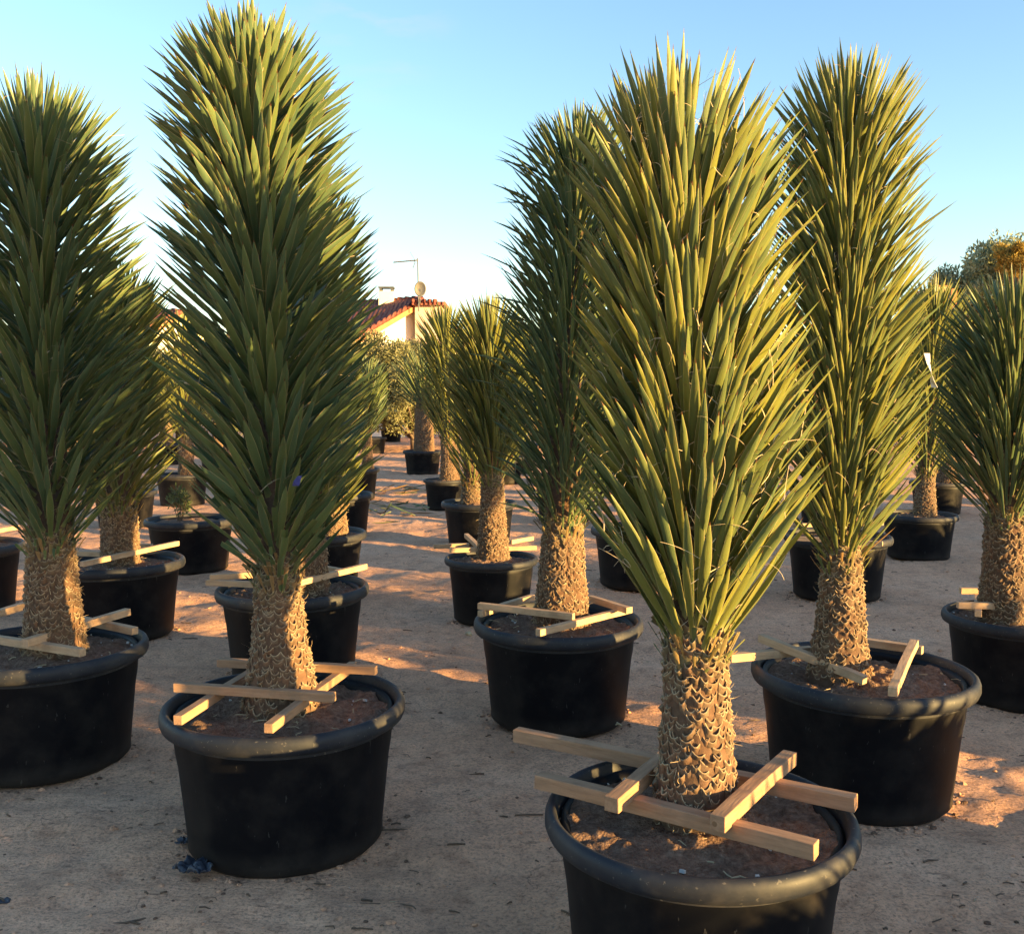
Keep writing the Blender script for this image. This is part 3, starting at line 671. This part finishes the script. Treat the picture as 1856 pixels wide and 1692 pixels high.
# I, J, K left rear
pot_at('I', 345, 938, 160, 'black tub with a small weedy plant left of the tallest yucca', detail=0)
pot_at('J', 226, 888, 112, 'dark tub behind the sunlit trunk on the left', detail=0)
yucca_at('J', 222, 800, 520, 'rear yucca behind the left gap with yellow sunlit leaves', N=300, L=.62, hw=.016, th=44, r0=.13, r1=.11, mat='leaf_olive', seed=171, S=5, scales=False)
pot_at('K', 330, 858, 96, 'dark tub deep behind the tallest yucca on its left', detail=0)
yucca_at('K', 335, 795, 560, 'rear yucca seen through the left leaves of the tallest one', N=300, L=.66, hw=.016, th=44, r0=.13, r1=.11, mat='leaf_olive', seed=181, S=5, scales=False)
# right rear
pot_at('U', 1160, 955, 178, 'black tub behind the lower leaves of the nearest yucca')
yucca_at('U', 1160, 850, 420, 'yucca hidden behind the nearest one, between it and the ragged one', N=380, L=.56, hw=.016, th=40, r0=.13, r1=.11, mat='leaf_blue', seed=191, S=5)
pot_at('V', 1518, 968, 190, 'black tub behind the trunk of the slender tall yucca')
yucca_at('V', 1522, 850, 470, 'yucca hidden behind the slender tall one', N=360, L=.52, hw=.015, th=40, r0=.13, r1=.11, mat='leaf_olive', seed=201, S=5)
zr = INFO['V'][2]
frame(INFO['V'][0]+Vector((0,0,zr)), [(1436,952,zr+.03, 1600,948,zr+.03), (1440,975,zr+.03, 1600,985,zr+.03)], 'orange lit battens behind the slender tall yucca', s=.036)
pot_at('W', 1666, 930, 134, 'black tub between the slender tall yucca and the right edge one', detail=1)
yucca_at('W', 1682, 858, 500, 'yellow lit yucca in the gap left of the right edge one', crown_dx=8, N=420, L=.60, hw=.016, th=42, r0=.12, r1=.09, mat='leaf_olive', seed=211, S=6)
pot_at('X', 1700, 872, 98, 'rear tub with an orange lit batten, left of the right edge yucca', detail=0)
yucca_at('X', 1722, 820, 560, 'rear yucca with orange trunk left of the right edge one', N=300, L=.66, hw=.016, th=42, r0=.16, r1=.14, mat='leaf_olive', seed=221, S=5)
zr = INFO['X'][2]
frame(INFO['X'][0]+Vector((0,0,zr)), [(1690,866,zr+.03, 1735,860,zr+.03), (1700,846,zr+.03, 1748,844,zr+.03)], 'bright orange lit battens far back by the right edge yucca', s=.05)
for k, v in INFO.items(): print(k, [round(q, 2) for q in v[0]], 'D %.2f H %.2f' % (v[1], v[2]))
#MORE
# ------------------------------------------------------------------ copies in the rows
def copy_tree(o, parent=None):
    c = o.copy(); COL.objects.link(c); c.parent = parent
    for ch in list(o.children): copy_tree(ch, c)
    return c
def far_pair(x, y, proto, pot, lab_y, lab_p, gy, gp, sc=1.0, i=0):
    c = copy_tree(proto); c.location = (x, y, proto.location.z); c.rotation_euler.z = i*1.7; c.scale = (sc,)*3
    c['label'] = lab_y; c['group'] = gy
    q = copy_tree(pot); q.location = (x, y, -.012); q.rotation_euler.z = i*.9; q['label'] = lab_p; q['group'] = gp
protoY = make_yucca((-7.4, 17.5), .52, 1.0, 2.9, prof=[(0,.8),(.1,.95),(.5,1),(1,.9)], label='rear yucca of the rows left of the aisle, mostly hidden by nearer crowns',
    group='rear yuccas left of the aisle', N=330, L=.5, hw=.017, th=46, r0=.13, r1=.10, mat='leaf_far', seed=301, S=5, scales=False)
protoP = make_pot((-7.4, 17.5, -.012), .88, .56, 'rear black tub of the rows left of the aisle, mostly hidden', 'rear tubs left of the aisle', detail=0, seed=3)
rs = random.Random(4); n = 0
for (x, y) in [(-5.6,19.6),(-8.9,15.2),(-7.1,22.6),(-9.6,20.3),(-6.4,26.2),(-9.3,25.5),(-11.8,18.6),(-11.9,24.1),(-4.4,23.9),(-7.8,11.9),(-10.4,12.9),(-6.2,9.6),(-13.9,22.3)]:
    n += 1; far_pair(x+rs.uniform(-.2,.2), y+rs.uniform(-.2,.2), protoY, protoP, 'rear yucca of the rows left of the aisle, mostly hidden by nearer crowns',
        'rear black tub of the rows left of the aisle, mostly hidden', 'rear yuccas left of the aisle', 'rear tubs left of the aisle', rs.uniform(.85,1.1), n)
for (x, y) in [(.6,13.6),(2.6,12.4),(1.6,17.2),(3.6,16.0),(-.2,19.8),(2.4,21.4),(5.0,19.8),(4.5,13.4),(6.6,18.2),(8.6,15.9),(7.6,22.4),(10.8,20.0),(.2,25.6),(4.2,26.0),(8.9,11.9),(6.9,11.0),(11.4,14.6),(-.6,29.5),(.95,20.4),(.3,22.8),(1.6,19.2)]:  # one near the end added to block sun on the stubby aisle trunk
    n += 1; far_pair(x+rs.uniform(-.2,.2), y+rs.uniform(-.2,.2), protoY, protoP, 'rear yucca of the rows right of the aisle, mostly hidden by nearer crowns',
        'rear black tub of the rows right of the aisle, mostly hidden', 'rear yuccas right of the aisle', 'rear tubs right of the aisle', rs.uniform(.8,1.0), n)
# unseen yuccas and tubs added on the right to block low sun
young = make_yucca((1.95, 1.55), .50, .50, .92, prof=[(0,1),(1,1)], label='unseen low yucca added for shade beyond the right edge of the photo', group='unseen shade yuccas beyond the right edge',
    N=150, L=.36, hw=.02, th=62, r0=.10, r1=.09, mat='leaf_blue', seed=311, S=5, scales=False)
yp = make_pot((1.95, 1.55, -.012), .90, .57, 'unseen black tub added for shade beyond the right edge of the photo', 'unseen shade tubs beyond the right edge', detail=0, seed=9)
def pq(p, q): c_, s_ = math.cos(R(29)), math.sin(R(29)); return (p*c_+q*s_, -p*s_+q*c_)
spots = []  # added shade plants laid across the sun direction, gaps left for lit bands
for k in range(9): spots.append((2.3+(.9 if k % 2 else 0), -.9+.60*k, 1.0))
spots += [(4.9, .2, 1), (5.2, 1.3, 1), (4.8, 2.4, 1.1), (4.9, 3.5, 1.1)]
for k, q in enumerate((5.5, 5.95, 6.75, 7.55, 8.5, 9.3, 10.4, 11.2, 12.3, 13.1, 14.3, 15.2, 16.4)): spots += [(3.1+rs.uniform(-.2,.2), q, rs.uniform(1,1.15)), (4.6+rs.uniform(-.3,.3), q+rs.uniform(.3,.6), rs.uniform(1,1.2))]
for p, q, sc in spots:
    x, y = pq(p, q); n += 1
    far_pair(x, y, young, yp, 'unseen low yucca added for shade beyond the right edge of the photo',
        'unseen black tub added for shade beyond the right edge of the photo', 'unseen shade yuccas beyond the right edge', 'unseen shade tubs beyond the right edge', sc, n)
x, y = pq(2.9, 3.25); n += 1; far_pair(x, y, protoY, yp, 'unseen tall yucca added for shade beyond the right edge of the photo', 'unseen black tub added for shade beyond the right edge of the photo', 'unseen tall shade yuccas beyond the right edge', 'unseen shade tubs beyond the right edge', 1.0, 3)  # added tall blocker out of view, keeps sun off the left trunks
x, y = pq(3.1, 2.75); n += 1; far_pair(x, y, young, yp, 'unseen low yucca added for shade beyond the right edge of the photo', 'unseen black tub added for shade beyond the right edge of the photo', 'unseen shade yuccas beyond the right edge', 'unseen shade tubs beyond the right edge', 1.0, 5)
x, y = pq(2.3, 2.95); young.location.x, young.location.y = x, y; young.scale = (.8, .8, 1.5); yp.location.x, yp.location.y = x, y  # added blocker stretched taller to shade the trunks
# ------------------------------------------------------------------ trees
def crown_mesh(name, mat, parent, clumps, nl, lsz, seed, asp=3.0, upw=.4):
    r = np.random.default_rng(seed); K = len(clumps)*nl
    c = np.repeat(np.array([q[:3] for q in clumps]), nl, 0); rad = np.repeat(np.array([q[3] for q in clumps]), nl)
    v = r.normal(0, 1, (K,3)); v /= np.linalg.norm(v, axis=1, keepdims=True); P = c + v*(rad*r.random(K)**.45)[:,None]*np.array([1,1,.8])
    d = v*.6 + r.normal(0, .6, (K,3)) + np.array([0,0,upw]); d /= np.linalg.norm(d, axis=1, keepdims=True)
    w = np.cross(d, r.normal(0,1,(K,3))); w /= np.linalg.norm(w, axis=1, keepdims=True)
    L = lsz*(.6+.8*r.random(K))[:,None]; wd = L/asp/2
    V = np.stack([P, P+d*L*.5-w*wd, P+d*L, P+d*L*.5+w*wd], 1).reshape(-1, 3)
    f = np.arange(K*4).reshape(K, 4); cl = np.repeat(np.random.default_rng(seed+1).random(len(clumps)), nl)
    t_ = np.clip(.5*cl+.5*r.random(K), 0, 1); col = np.repeat(np.stack([t_, t_, t_], 1), 4, 0)
    return mesh_obj(name, V, f, M[mat], parent, col=col)
def make_tree(name, loc, h, cr, ch, label, group, mat, seed, nclump=40, nl=150, lsz=.12, asp=3., trunk_r=.12, multi=3):
    rs = random.Random(seed); root = empty(name, loc, label, 'tree', group); m = MB(); clumps = []
    zc = h - ch/2
    for _ in range(nclump):
        while True:
            p = Vector((rs.uniform(-1,1), rs.uniform(-1,1), rs.uniform(-1,1)))
            if .35 < p.length < 1: break
        clumps.append((p.x*cr*.85, p.y*cr*.85, zc+p.z*ch*.42, rs.uniform(.16,.34)*cr))
    m.tube([(0,0,-.1), (.05,.02,h*.2), (0,.05,(h-ch)*1.05), (.05,0,zc)], [trunk_r*1.3, trunk_r, trunk_r*.8, trunk_r*.4], 10)
    for q in clumps[::2]:
        s0 = Vector((0, 0, (h-ch)*.9 + rs.uniform(0, ch*.3))); e = Vector(q[:3]); mid = (s0+e)/2 + Vector((0,0,-.08*h))*rs.random()
        m.tube([s0, mid, e], [trunk_r*.45, trunk_r*.25, trunk_r*.08], 6)
    m.build('trunk', M['trunk_grey'], root, smooth=True)
    crown_mesh('crown', mat, root, clumps, nl, lsz, seed)
    return root
olive = make_tree('olive_tree', (-7.9, 33, 0), 4.35, 2.1, 4.1, 'feathery olive tree in the row under the red roofed house, left of the antenna', 'olive trees behind the tubs', 'olive_leaf', 5, 90, 420, .12, 4.0, .14)
ol = [(-5.5,33,1.0,'feathery yellow lit olive tree in front of the white gable wall'),(-3.3,33,.95,'olive tree behind the rear yucca right of the aisle')]
for (x, y, sc, lb) in ol:
    c = copy_tree(olive); c.location = (x, y, 0); c.rotation_euler.z = x; c.scale = (sc,)*3; c['label'] = lb
for i, x in enumerate([-22,-19.5,-17,-14.6,-12.2,-9.9,-1.2,1.0,3.3,5.7,8.0,10.4,12.8,15.2,17.7,20.3]):
    c = copy_tree(olive); c.location = (x+rs.uniform(-.4,.4), 35+rs.uniform(-2,2), 0); c.rotation_euler.z = i*1.3; c.scale = (rs.uniform(.85,1.05),)*3
    c['label'] = 'olive tree of the rear row, hidden behind the near yuccas' ; c['group'] = 'olive trees hidden behind the near yuccas'
pb = at_y(1812, 725, 60)
make_tree('pine_tree', (pb.x, 60, 0), 12.2, 2.9, 7.5, 'tall grey green tree at the right edge, behind the fine leaved yucca', 'trees at the right', 'pine_leaf', 15, 130, 90, .34, 1.8, .3)
pb = at_y(1836, 725, 57)
make_tree('sun_tinted_tree', (pb.x, 57, 0), 11.2, 1.35, 2.6, 'tree crown coloured gold for sunlight at the right edge, against the grey green one', 'trees at the right', 'sun_tinted_leaf', 16, 40, 260, .22, 1.8, .2)
for px, top, hh, lb in ((1722, 475, 2.3, 'small dark green tree just right of the slender tall yucca'), (1762, 462, 2.2, 'rounded dark green tree left of the tall grey green one'), (1905, 450, 3.2, 'dark green tree cut off by the right edge')):
    pb = at_y(px, top, 62); make_tree('pine_tree', (pb.x, 62, 0), pb.z, hh*.62, 5.5, lb, 'trees at the right', 'pine_leaf', px, 60, 80, .32, 1.8, .2)
# ------------------------------------------------------------------ house behind the olives
def quad_slab(m, a, b, c, d, th):
    a, b, c, d = map(Vector, (a, b, c, d)); n_ = (b-a).cross(d-a).normalized()*th
    m.add([tuple(v) for v in (a, b, c, d, a-n_, b-n_, c-n_, d-n_)], [(0,1,2,3),(7,6,5,4),(0,4,5,1),(1,5,6,2),(2,6,7,3),(3,7,4,0)])
def house(name, apex_px, Y, ang, ridge_len, slope_len, pitch, label, wall_h, back=5, chim=True):
    ap = at_y(apex_px[0], apex_px[1], Y); root = empty(name, (ap.x, ap.y, 0), label, 'house', 'houses behind the nursery')
    rd = Vector((-math.cos(ang), math.sin(ang), 0)); sd = Vector((-math.sin(ang), -math.cos(ang), 0)); up = Vector((0,0,1))
    A = up*ap.z; dn = sd*math.cos(pitch) - up*math.sin(pitch); bk = -sd*math.cos(pitch) - up*math.sin(pitch)
    ov = -rd*.25
    m = MB(); quad_slab(m, A+ov, A+ov+dn*slope_len, A+rd*ridge_len+dn*slope_len, A+rd*ridge_len, .10)
    quad_slab(m, A+rd*ridge_len, A+rd*ridge_len+bk*back, A+ov+bk*back, A+ov, .10)
    roof = m.build('roof', M['roof'], root)
    m = MB()
    for k in range(int(ridge_len/.42)+1):
        p = A+rd*(k*.42)-rd*.1; m.tube([p+up*.03, p+rd*.40+up*.07], [.10,.13], 8)
    for k in range(int(slope_len/.45)):
        for e in (0,):
            p = A+ov*1.1+dn*(k*.45); m.tube([p+up*.06, p+dn*.42+up*.02], [.10,.13], 8)
    m.build('ridge_tiles', M['roof'], roof, smooth=True)
    m = MB(); q0 = A+ov*1.3-up*.12; quad_slab(m, q0-up*.16, q0+dn*slope_len-up*.16, q0+dn*slope_len+up*.08, q0+up*.08, .06); m.build('verge', M['orange_trim'], roof)
    # walls
    m = MB(); zc = wall_h
    fl = slope_len*math.cos(pitch)*.93; bl = back*math.cos(pitch)*.93
    g = [Vector((0,0,0))+sd*fl, Vector((0,0,0))-sd*bl, up*(ap.z-.12-bl*math.tan(pitch))-sd*bl, A-up*.12, up*(ap.z-.12-fl*math.tan(pitch))+sd*fl]
    rr_ = rd*(ridge_len-.2); V = [tuple(v) for v in g]+[tuple(v+rr_) for v in g]
    m.add(V, [(0,1,2,3,4),(9,8,7,6,5),(0,5,6,1),(1,6,7,2),(4,9,5,0)]); wl_ = m.build('wall', M['white_wall'], root)
    for u in (.35, .7):
        c = rd*ridge_len*u + sd*(fl+.02) + up*1.6; m = MB()
        Mx = Matrix((rd, sd, up)).transposed().to_4x4(); Mx.translation = c
        m.box((-.5,-.03,-.6), (.5,.03,.6), Mx); fr = m.build('window', M['orange_trim'], root)
        m = MB(); m.box((-.42,.0,-.52), (.42,.045,.52), Mx); m.build('pane', M['glass'], fr)
    return root, ap, rd, sd, roof
hs, ap, rd, sd, roof = house('house', (757, 543), 45, R(33), 9.0, 6.5, R(24), 'white house with a dark red tiled roof and sunlit gable, behind the olives', 3)
up = Vector((0,0,1)); hp = hs.location
cpx = at_y(701, 541, 45.6); c0 = Vector((cpx.x, cpx.y, 0))-hp; z1 = at_y(701, 529, 45.6).z; m = MB()
m.box((c0.x-.34, c0.y-.3, cpx.z-.9), (c0.x+.34, c0.y+.3, z1)); ch = m.build('chimney', M['white_wall'], roof)
m = MB(); 
for sx in (-.26,.26):
    for sy in (-.22,.22): m.box((c0.x+sx-.05, c0.y+sy-.05, z1), (c0.x+sx+.05, c0.y+sy+.05, z1+.16))
m.box((c0.x-.36, c0.y-.3, z1+.16), (c0.x+.36, c0.y+.3, z1+.22)); m.build('chimney_cap', M['metal'], ch)
# wing to the right of the gable
wx0 = at_y(752, 548, 44); wx1 = at_y(800, 547, 44); w = empty('house_wing', (wx0.x, 44, 0), 'shaded pinkish house wing right of the antenna, behind the rear yucca', 'house', 'houses behind the nursery')
m = MB(); m.box((0,0,0), (wx1.x-wx0.x, 3.0, wx0.z-.15)); m.build('wall', M['pink_wall'], w)
m = MB(); m.box((-.1,-.35,wx0.z-.147), (wx1.x-wx0.x+.2, 3.2, wx0.z)); rf = m.build('roof', M['roof'], w)
m = MB(); 
for k in range(int((wx1.x-wx0.x+.2)/.24)): m.tube([(-.05+k*.24, -.42, wx0.z+.03), (-.05+k*.24, .3, wx0.z+.10)], .09, 8)
m.build('roof_tiles', M['roof'], rf, smooth=True)
# antenna and dish
a0 = at_y(759, 548, 43.6); a1 = at_y(757, 468, 43.6)
an = empty('antenna', (a0.x, a0.y, a0.z-.4), 'thin television antenna on a mast above the red roofed house', 'antenna'); o_ = Vector((a0.x, a0.y, a0.z-.4))
m = MB(); m.tube([(0,0,0), a1-o_], [.035,.028], 8); m.build('mast', M['metal'], an)
b0 = at_y(758, 471.5, 43.6)-o_; b1 = at_y(713, 475.5, 43.2)-o_
m = MB(); m.tube([b0, b1], .03, 6)
for k in range(12):
    p = b0.lerp(b1, .12+k*.078); m.tube([p+Vector((.0,-.14,.0)), p+Vector((0,.14,0))], .012, 5)
m.build('boom', M['metal'], an)
m = MB(); r0_ = at_y(753, 472, 43.5)-o_
m.tube([r0_, at_y(745, 459, 43.4)-o_], .014, 5); m.tube([r0_, at_y(749, 485, 43.4)-o_], .014, 5)
for k in range(4): 
    for (ex, ey) in ((745,459),(749,485)):
        p = r0_.lerp(at_y(ex, ey, 43.4)-o_, .25+.25*k); m.tube([p-Vector((0,.25,0)), p+Vector((0,.25,0))], .010, 5)
m.build('reflector', M['metal'], an)
dc = at_y(762, 524, 43.3); dr = empty('satellite_dish', dc, 'round grey satellite dish on the mast above the red roofed house', 'satellite dish')
V = []; Fq = []; NR, NA = 6, 28
for i in range(NR+1):
    r_ = .30*i/NR
    for j in range(NA):
        a = 2*math.pi*j/NA; V.append((r_*math.cos(a)*.88, -.25*(r_/.30)**2*.3, r_*math.sin(a)*1.12))
for i in range(NR):
    for j in range(NA): Fq.append((i*NA+j, i*NA+(j+1)%NA, (i+1)*NA+(j+1)%NA, (i+1)*NA+j))
m = MB(); m.add(V, Fq); d_ = m.build('reflector_bowl', M['dish'], dr, smooth=True); so = d_.modifiers.new('solid', 'SOLIDIFY'); so.thickness = .02
m = MB(); m.tube([(0,-.07,-.33), (.02,-.38,-.10)], .014, 6); m.box((-.04,-.44,-.13), (.06,-.36,-.04)); m.build('feed_arm', M['metal'], dr)
m = MB(); m.tube([(0,.02,0), (-.02,.18,-.25), (-.05,.22,-.6)], .022, 6); m.build('bracket', M['metal'], dr)
# other houses glimpsed
h2 = house('house', (322, 566), 42, R(25), 8, 6, R(22), 'terracotta roofed house glimpsed through the gap left of the tallest yucca', 3)
q0 = at_y(1702, 520, 48); q1 = at_y(1724, 512, 48); w = empty('house', (q0.x, 48, 0), 'sunlit ochre house corner in the gap left of the right edge yucca', 'house', 'houses behind the nursery')
m = MB(); m.box((0,0,0), (q1.x-q0.x, 4, q0.z)); m.build('wall', M['ochre_wall'], w)
m = MB(); m.box((.02,.02,q0.z+.003), (q1.x-q0.x-.02, 3.9, q0.z+.08)); m.build('roof', M['orange_trim'], w)
m = MB(); m.box((q1.x-q0.x+.003,-.06,.1), (q1.x-q0.x+.28, .5, q0.z-.1)); m.build('downpipe_pier', M['orange_trim'], w)

# ------------------------------------------------------------------ small things
def crumple(name, px, py, size, mat, label, cat, seed, z=.02, flat=.5):
    p = at_z(px, py, z); r = np.random.default_rng(seed); n_ = 22
    u = np.linspace(-1, 1, n_); X, Y = np.meshgrid(u, u)
    e = 1+.35*vnoise(np.arctan2(Y, X)*1.6+9, X*0, seed)*2
    Zs = fbm(X*2.4+seed, Y*2.4, 4, seed); Xs = X*e*size*(1+.5*fbm(Y*2, X*2, 2, seed+1)); Ys = Y*e*size*.7*(1+.5*fbm(X*2, Y*2, 2, seed+2))
    m_ = np.hypot(X, Y) < 1.05+.2*fbm(X*3, Y*3, 2, seed)
    V = np.stack([Xs.ravel(), Ys.ravel(), (np.abs(Zs)*size*flat*1.6).ravel()], 1)
    i = np.arange(n_*n_).reshape(n_, n_); keep = (m_[:-1,:-1] & m_[1:,1:]).ravel()
    f = np.stack([i[:-1,:-1].ravel(), i[:-1,1:].ravel(), i[1:,1:].ravel(), i[1:,:-1].ravel()], 1)[keep]
    o = mesh_obj(name, V, f, M[mat]); o.location = p; tag(o, label, cat); so = o.modifiers.new('s', 'SOLIDIFY'); so.thickness = .002
    return o
crumple('plastic_scrap', 338, 1524, .035, 'black_film', 'small black film scrap left of the tub, upper one of two', 'litter', 3)
crumple('plastic_scrap', 350, 1572, .062, 'black_film', 'larger crumpled black film clump at the foot of the tallest yucca tub', 'litter', 7, flat=.6)
crumple('plastic_scrap', 6, 1632, .030, 'black_film', 'flat grey blue scrap on the sand at the lower left edge', 'litter', 13, z=.01, flat=.15)
m = MB(); m.tube([(0,0,0), (.02,-.035,.012), (.03,-.07,.006)], [.014,.017,.011], 7); o = m.build('leaf_stub', M['straw']); o.location = at_z(846, 1148, .015); tag(o, 'pale cut leaf stub lying left of the middle tub', 'plant scrap')
m = MB(); m.tube([(0,0,0), (.03,-.01,.02), (.075,-.03,.004)], [.006,.008,.005], 6); m.tube([(0,-.02,0), (.05,-.03,.01)], [.006,.004], 6); o = m.build('leaf_stub', M['straw']); o.location = at_z(1100, 1312, .012); tag(o, 'pale dry scrap at the right foot of the middle tub', 'plant scrap')
def strip(name, pts, w, mat, label, cat):
    V = []; Fq = []
    for i, p in enumerate(pts):
        a = .6*i; V += [tuple(Vector(p)+Vector((math.cos(a), math.sin(a), 0))*w), tuple(Vector(p)-Vector((math.cos(a), math.sin(a), 0))*w)]
        if i: Fq.append((2*i-2, 2*i-1, 2*i+1, 2*i))
    m = MB(); o_ = Vector(pts[0]); m.add([tuple(Vector(v)-o_) for v in V], Fq); o = m.build(name, M[mat]); o.location = o_
    so = o.modifiers.new('s', 'SOLIDIFY'); so.thickness = .0015; return tag(o, label, cat)
strip('paper_tag', [at_y(1680, 640, 3.9), at_y(1683, 658, 3.88), at_y(1688, 675, 3.86), at_y(1690, 690, 3.86), at_y(1694, 702, 3.86)], .012, 'label', 'white paper strip hanging from a leaf right of the slender tall yucca', 'plant tag')
strip('plant_tag', [at_y(536, 880, 3.28), at_y(538, 872, 3.27), at_y(543, 862, 3.27)], .012, 'blue_tag', 'small blue tag stuck between the lower leaves of the tallest yucca', 'plant tag')
# weedy plant
wp, wD, wH, wt = INFO['I']; w = empty('weedy_plant', (wp.x-.12, wp.y, wH-.1), 'small weedy bush in the tub left of the tallest yucca', 'plant')
m = MB(); wr = random.Random(8); cl = []
for k in range(9):
    a = wr.uniform(0, 6.28); e = Vector((math.cos(a)*.14*wr.random(), math.sin(a)*.14*wr.random(), wr.uniform(.15,.34))); m.tube([(0,0,0), e*.5+Vector((.01,0,0)), e], [.006,.004,.002], 5); cl.append((e.x, e.y, e.z, .06))
m.build('stems', M['twig'], w); crown_mesh('leaves', 'weed', w, cl, 45, .055, 3, 4)
# cut leaves lying in the aisle
def cut_pile(px, py, n_, label, seed, spread=.5):
    p = at_z(px, py, .015); r = np.random.default_rng(seed); a = r.random(n_)*6.28
    base = np.stack([r.normal(0, spread, n_), r.normal(0, spread*.8, n_), .01+.03*r.random(n_)], 1); d = np.stack([np.cos(a), np.sin(a), r.normal(.08,.12,n_)], 1); d /= np.linalg.norm(d, axis=1, keepdims=True)
    V, f, uv, c = leaf_block(base, d, .25+.3*r.random(n_), np.full(n_, .018), seed, S=5, dead=(r.random(n_) < .5)*1.0)
    o = mesh_obj('cut_leaves', V, f, M['leaf_blue'], uv=uv, col=c); o.location = p; return tag(o, label, 'cut leaves', kind='stuff')
cut_pile(745, 892, 26, 'heap of cut green and dry leaves lying in the aisle', 5, .45)
cut_pile(725, 925, 40, 'scattered dry leaf ends across the aisle', 6, .7)
# litter of twigs and crumbs over the sand
rl = np.random.default_rng(12); m = MB()
for k in range(900):
    y = 1.7 + 9*rl.random()**1.6; x = rl.uniform(-.62, .62)*y; L = rl.choice([.015,.025,.04,.07,.12], p=[.25,.3,.22,.17,.06]); a = rl.uniform(-.9, .9) + (3.14 if rl.random() < .5 else 0)
    z = float(ground_h(np.array([x]), np.array([y]))[0])+.003
    q = Vector((L*math.cos(a), L*math.sin(a)*.8, rl.uniform(0,.006))); p = Vector((x, y, z)); m.tube([p-q/2, p+Vector((rl.normal(0,.1)*L, rl.normal(0,.1)*L, .003)), p+q/2], rl.choice([.0015,.0024,.0036]), 5)
tag(m.build('twig_litter', M['twig']), 'brown twigs and root bits strewn over the sand', 'litter', kind='stuff')
m = MB()
for k in range(260):
    y = 1.7 + 9*rl.random()**1.5; x = rl.uniform(-.62, .62)*y; L = rl.uniform(.01,.045); a = rl.uniform(0, 6.28)
    z = float(ground_h(np.array([x]), np.array([y]))[0])+.003; q = Vector((L*math.cos(a), L*math.sin(a), rl.uniform(0,.006))); p = Vector((x, y, z)); m.tube([p-q/2, p+q/2], rl.choice([.0012,.0022]), 5)
tag(m.build('straw_litter', M['straw']), 'pale straw bits strewn over the sand', 'litter', kind='stuff')
def rock(m, c, s, r):
    V = []; Fq = []; 
    for i in range(5):
        ph = math.pi*i/4
        for j in range(7):
            a = 2*math.pi*j/7; q = s*(.75+.4*r.random()); V.append((c[0]+q*math.sin(ph)*math.cos(a), c[1]+q*math.sin(ph)*math.sin(a)*.8, c[2]+q*math.cos(ph)*.6))
    for i in range(4):
        for j in range(7): Fq.append((i*7+j, i*7+(j+1)%7, (i+1)*7+(j+1)%7, (i+1)*7+j))
    m.add(V, Fq)
m = MB()
for k in range(1100):
    y = 1.7 + 10*rl.random()**1.5; x = rl.uniform(-.62, .62)*y; z = float(ground_h(np.array([x]), np.array([y]))[0])
    rock(m, (x, y, z+.001), rl.choice([.004,.006,.008,.012,.019], p=[.3,.3,.25,.12,.03]), rl)
md = MB()
for key in INFO:
    lc, D_, H_, t_ = INFO[key]
    if t_ > 9: continue
    for k in range(110):
        a = rl.uniform(0, 6.283); r_ = .40*D_ + abs(rl.normal(0, .035)); x = lc.x+r_*math.cos(a); y = lc.y+r_*math.sin(a)
        z = float(ground_h(np.array([x]), np.array([y]))[0]); rock(m if rl.random() < .6 else md, (x, y, z+.002), rl.choice([.004,.007,.010,.016], p=[.4,.3,.2,.1]), rl)
for k in range(500):
    y = 1.7 + 9*rl.random()**1.5; x = rl.uniform(-.62, .62)*y; z = float(ground_h(np.array([x]), np.array([y]))[0])
    rock(md, (x, y, z+.001), rl.choice([.004,.006,.009,.014], p=[.35,.35,.2,.1]), rl)
tag(md.build('dark_soil_crumbs', M['soil']), 'dark crumbs of potting soil spilt over the sand', 'earth crumbs', kind='stuff')
tag(m.build('earth_clods', M['ground']), 'small crumbs of earth over the sand', 'earth crumbs', kind='stuff')
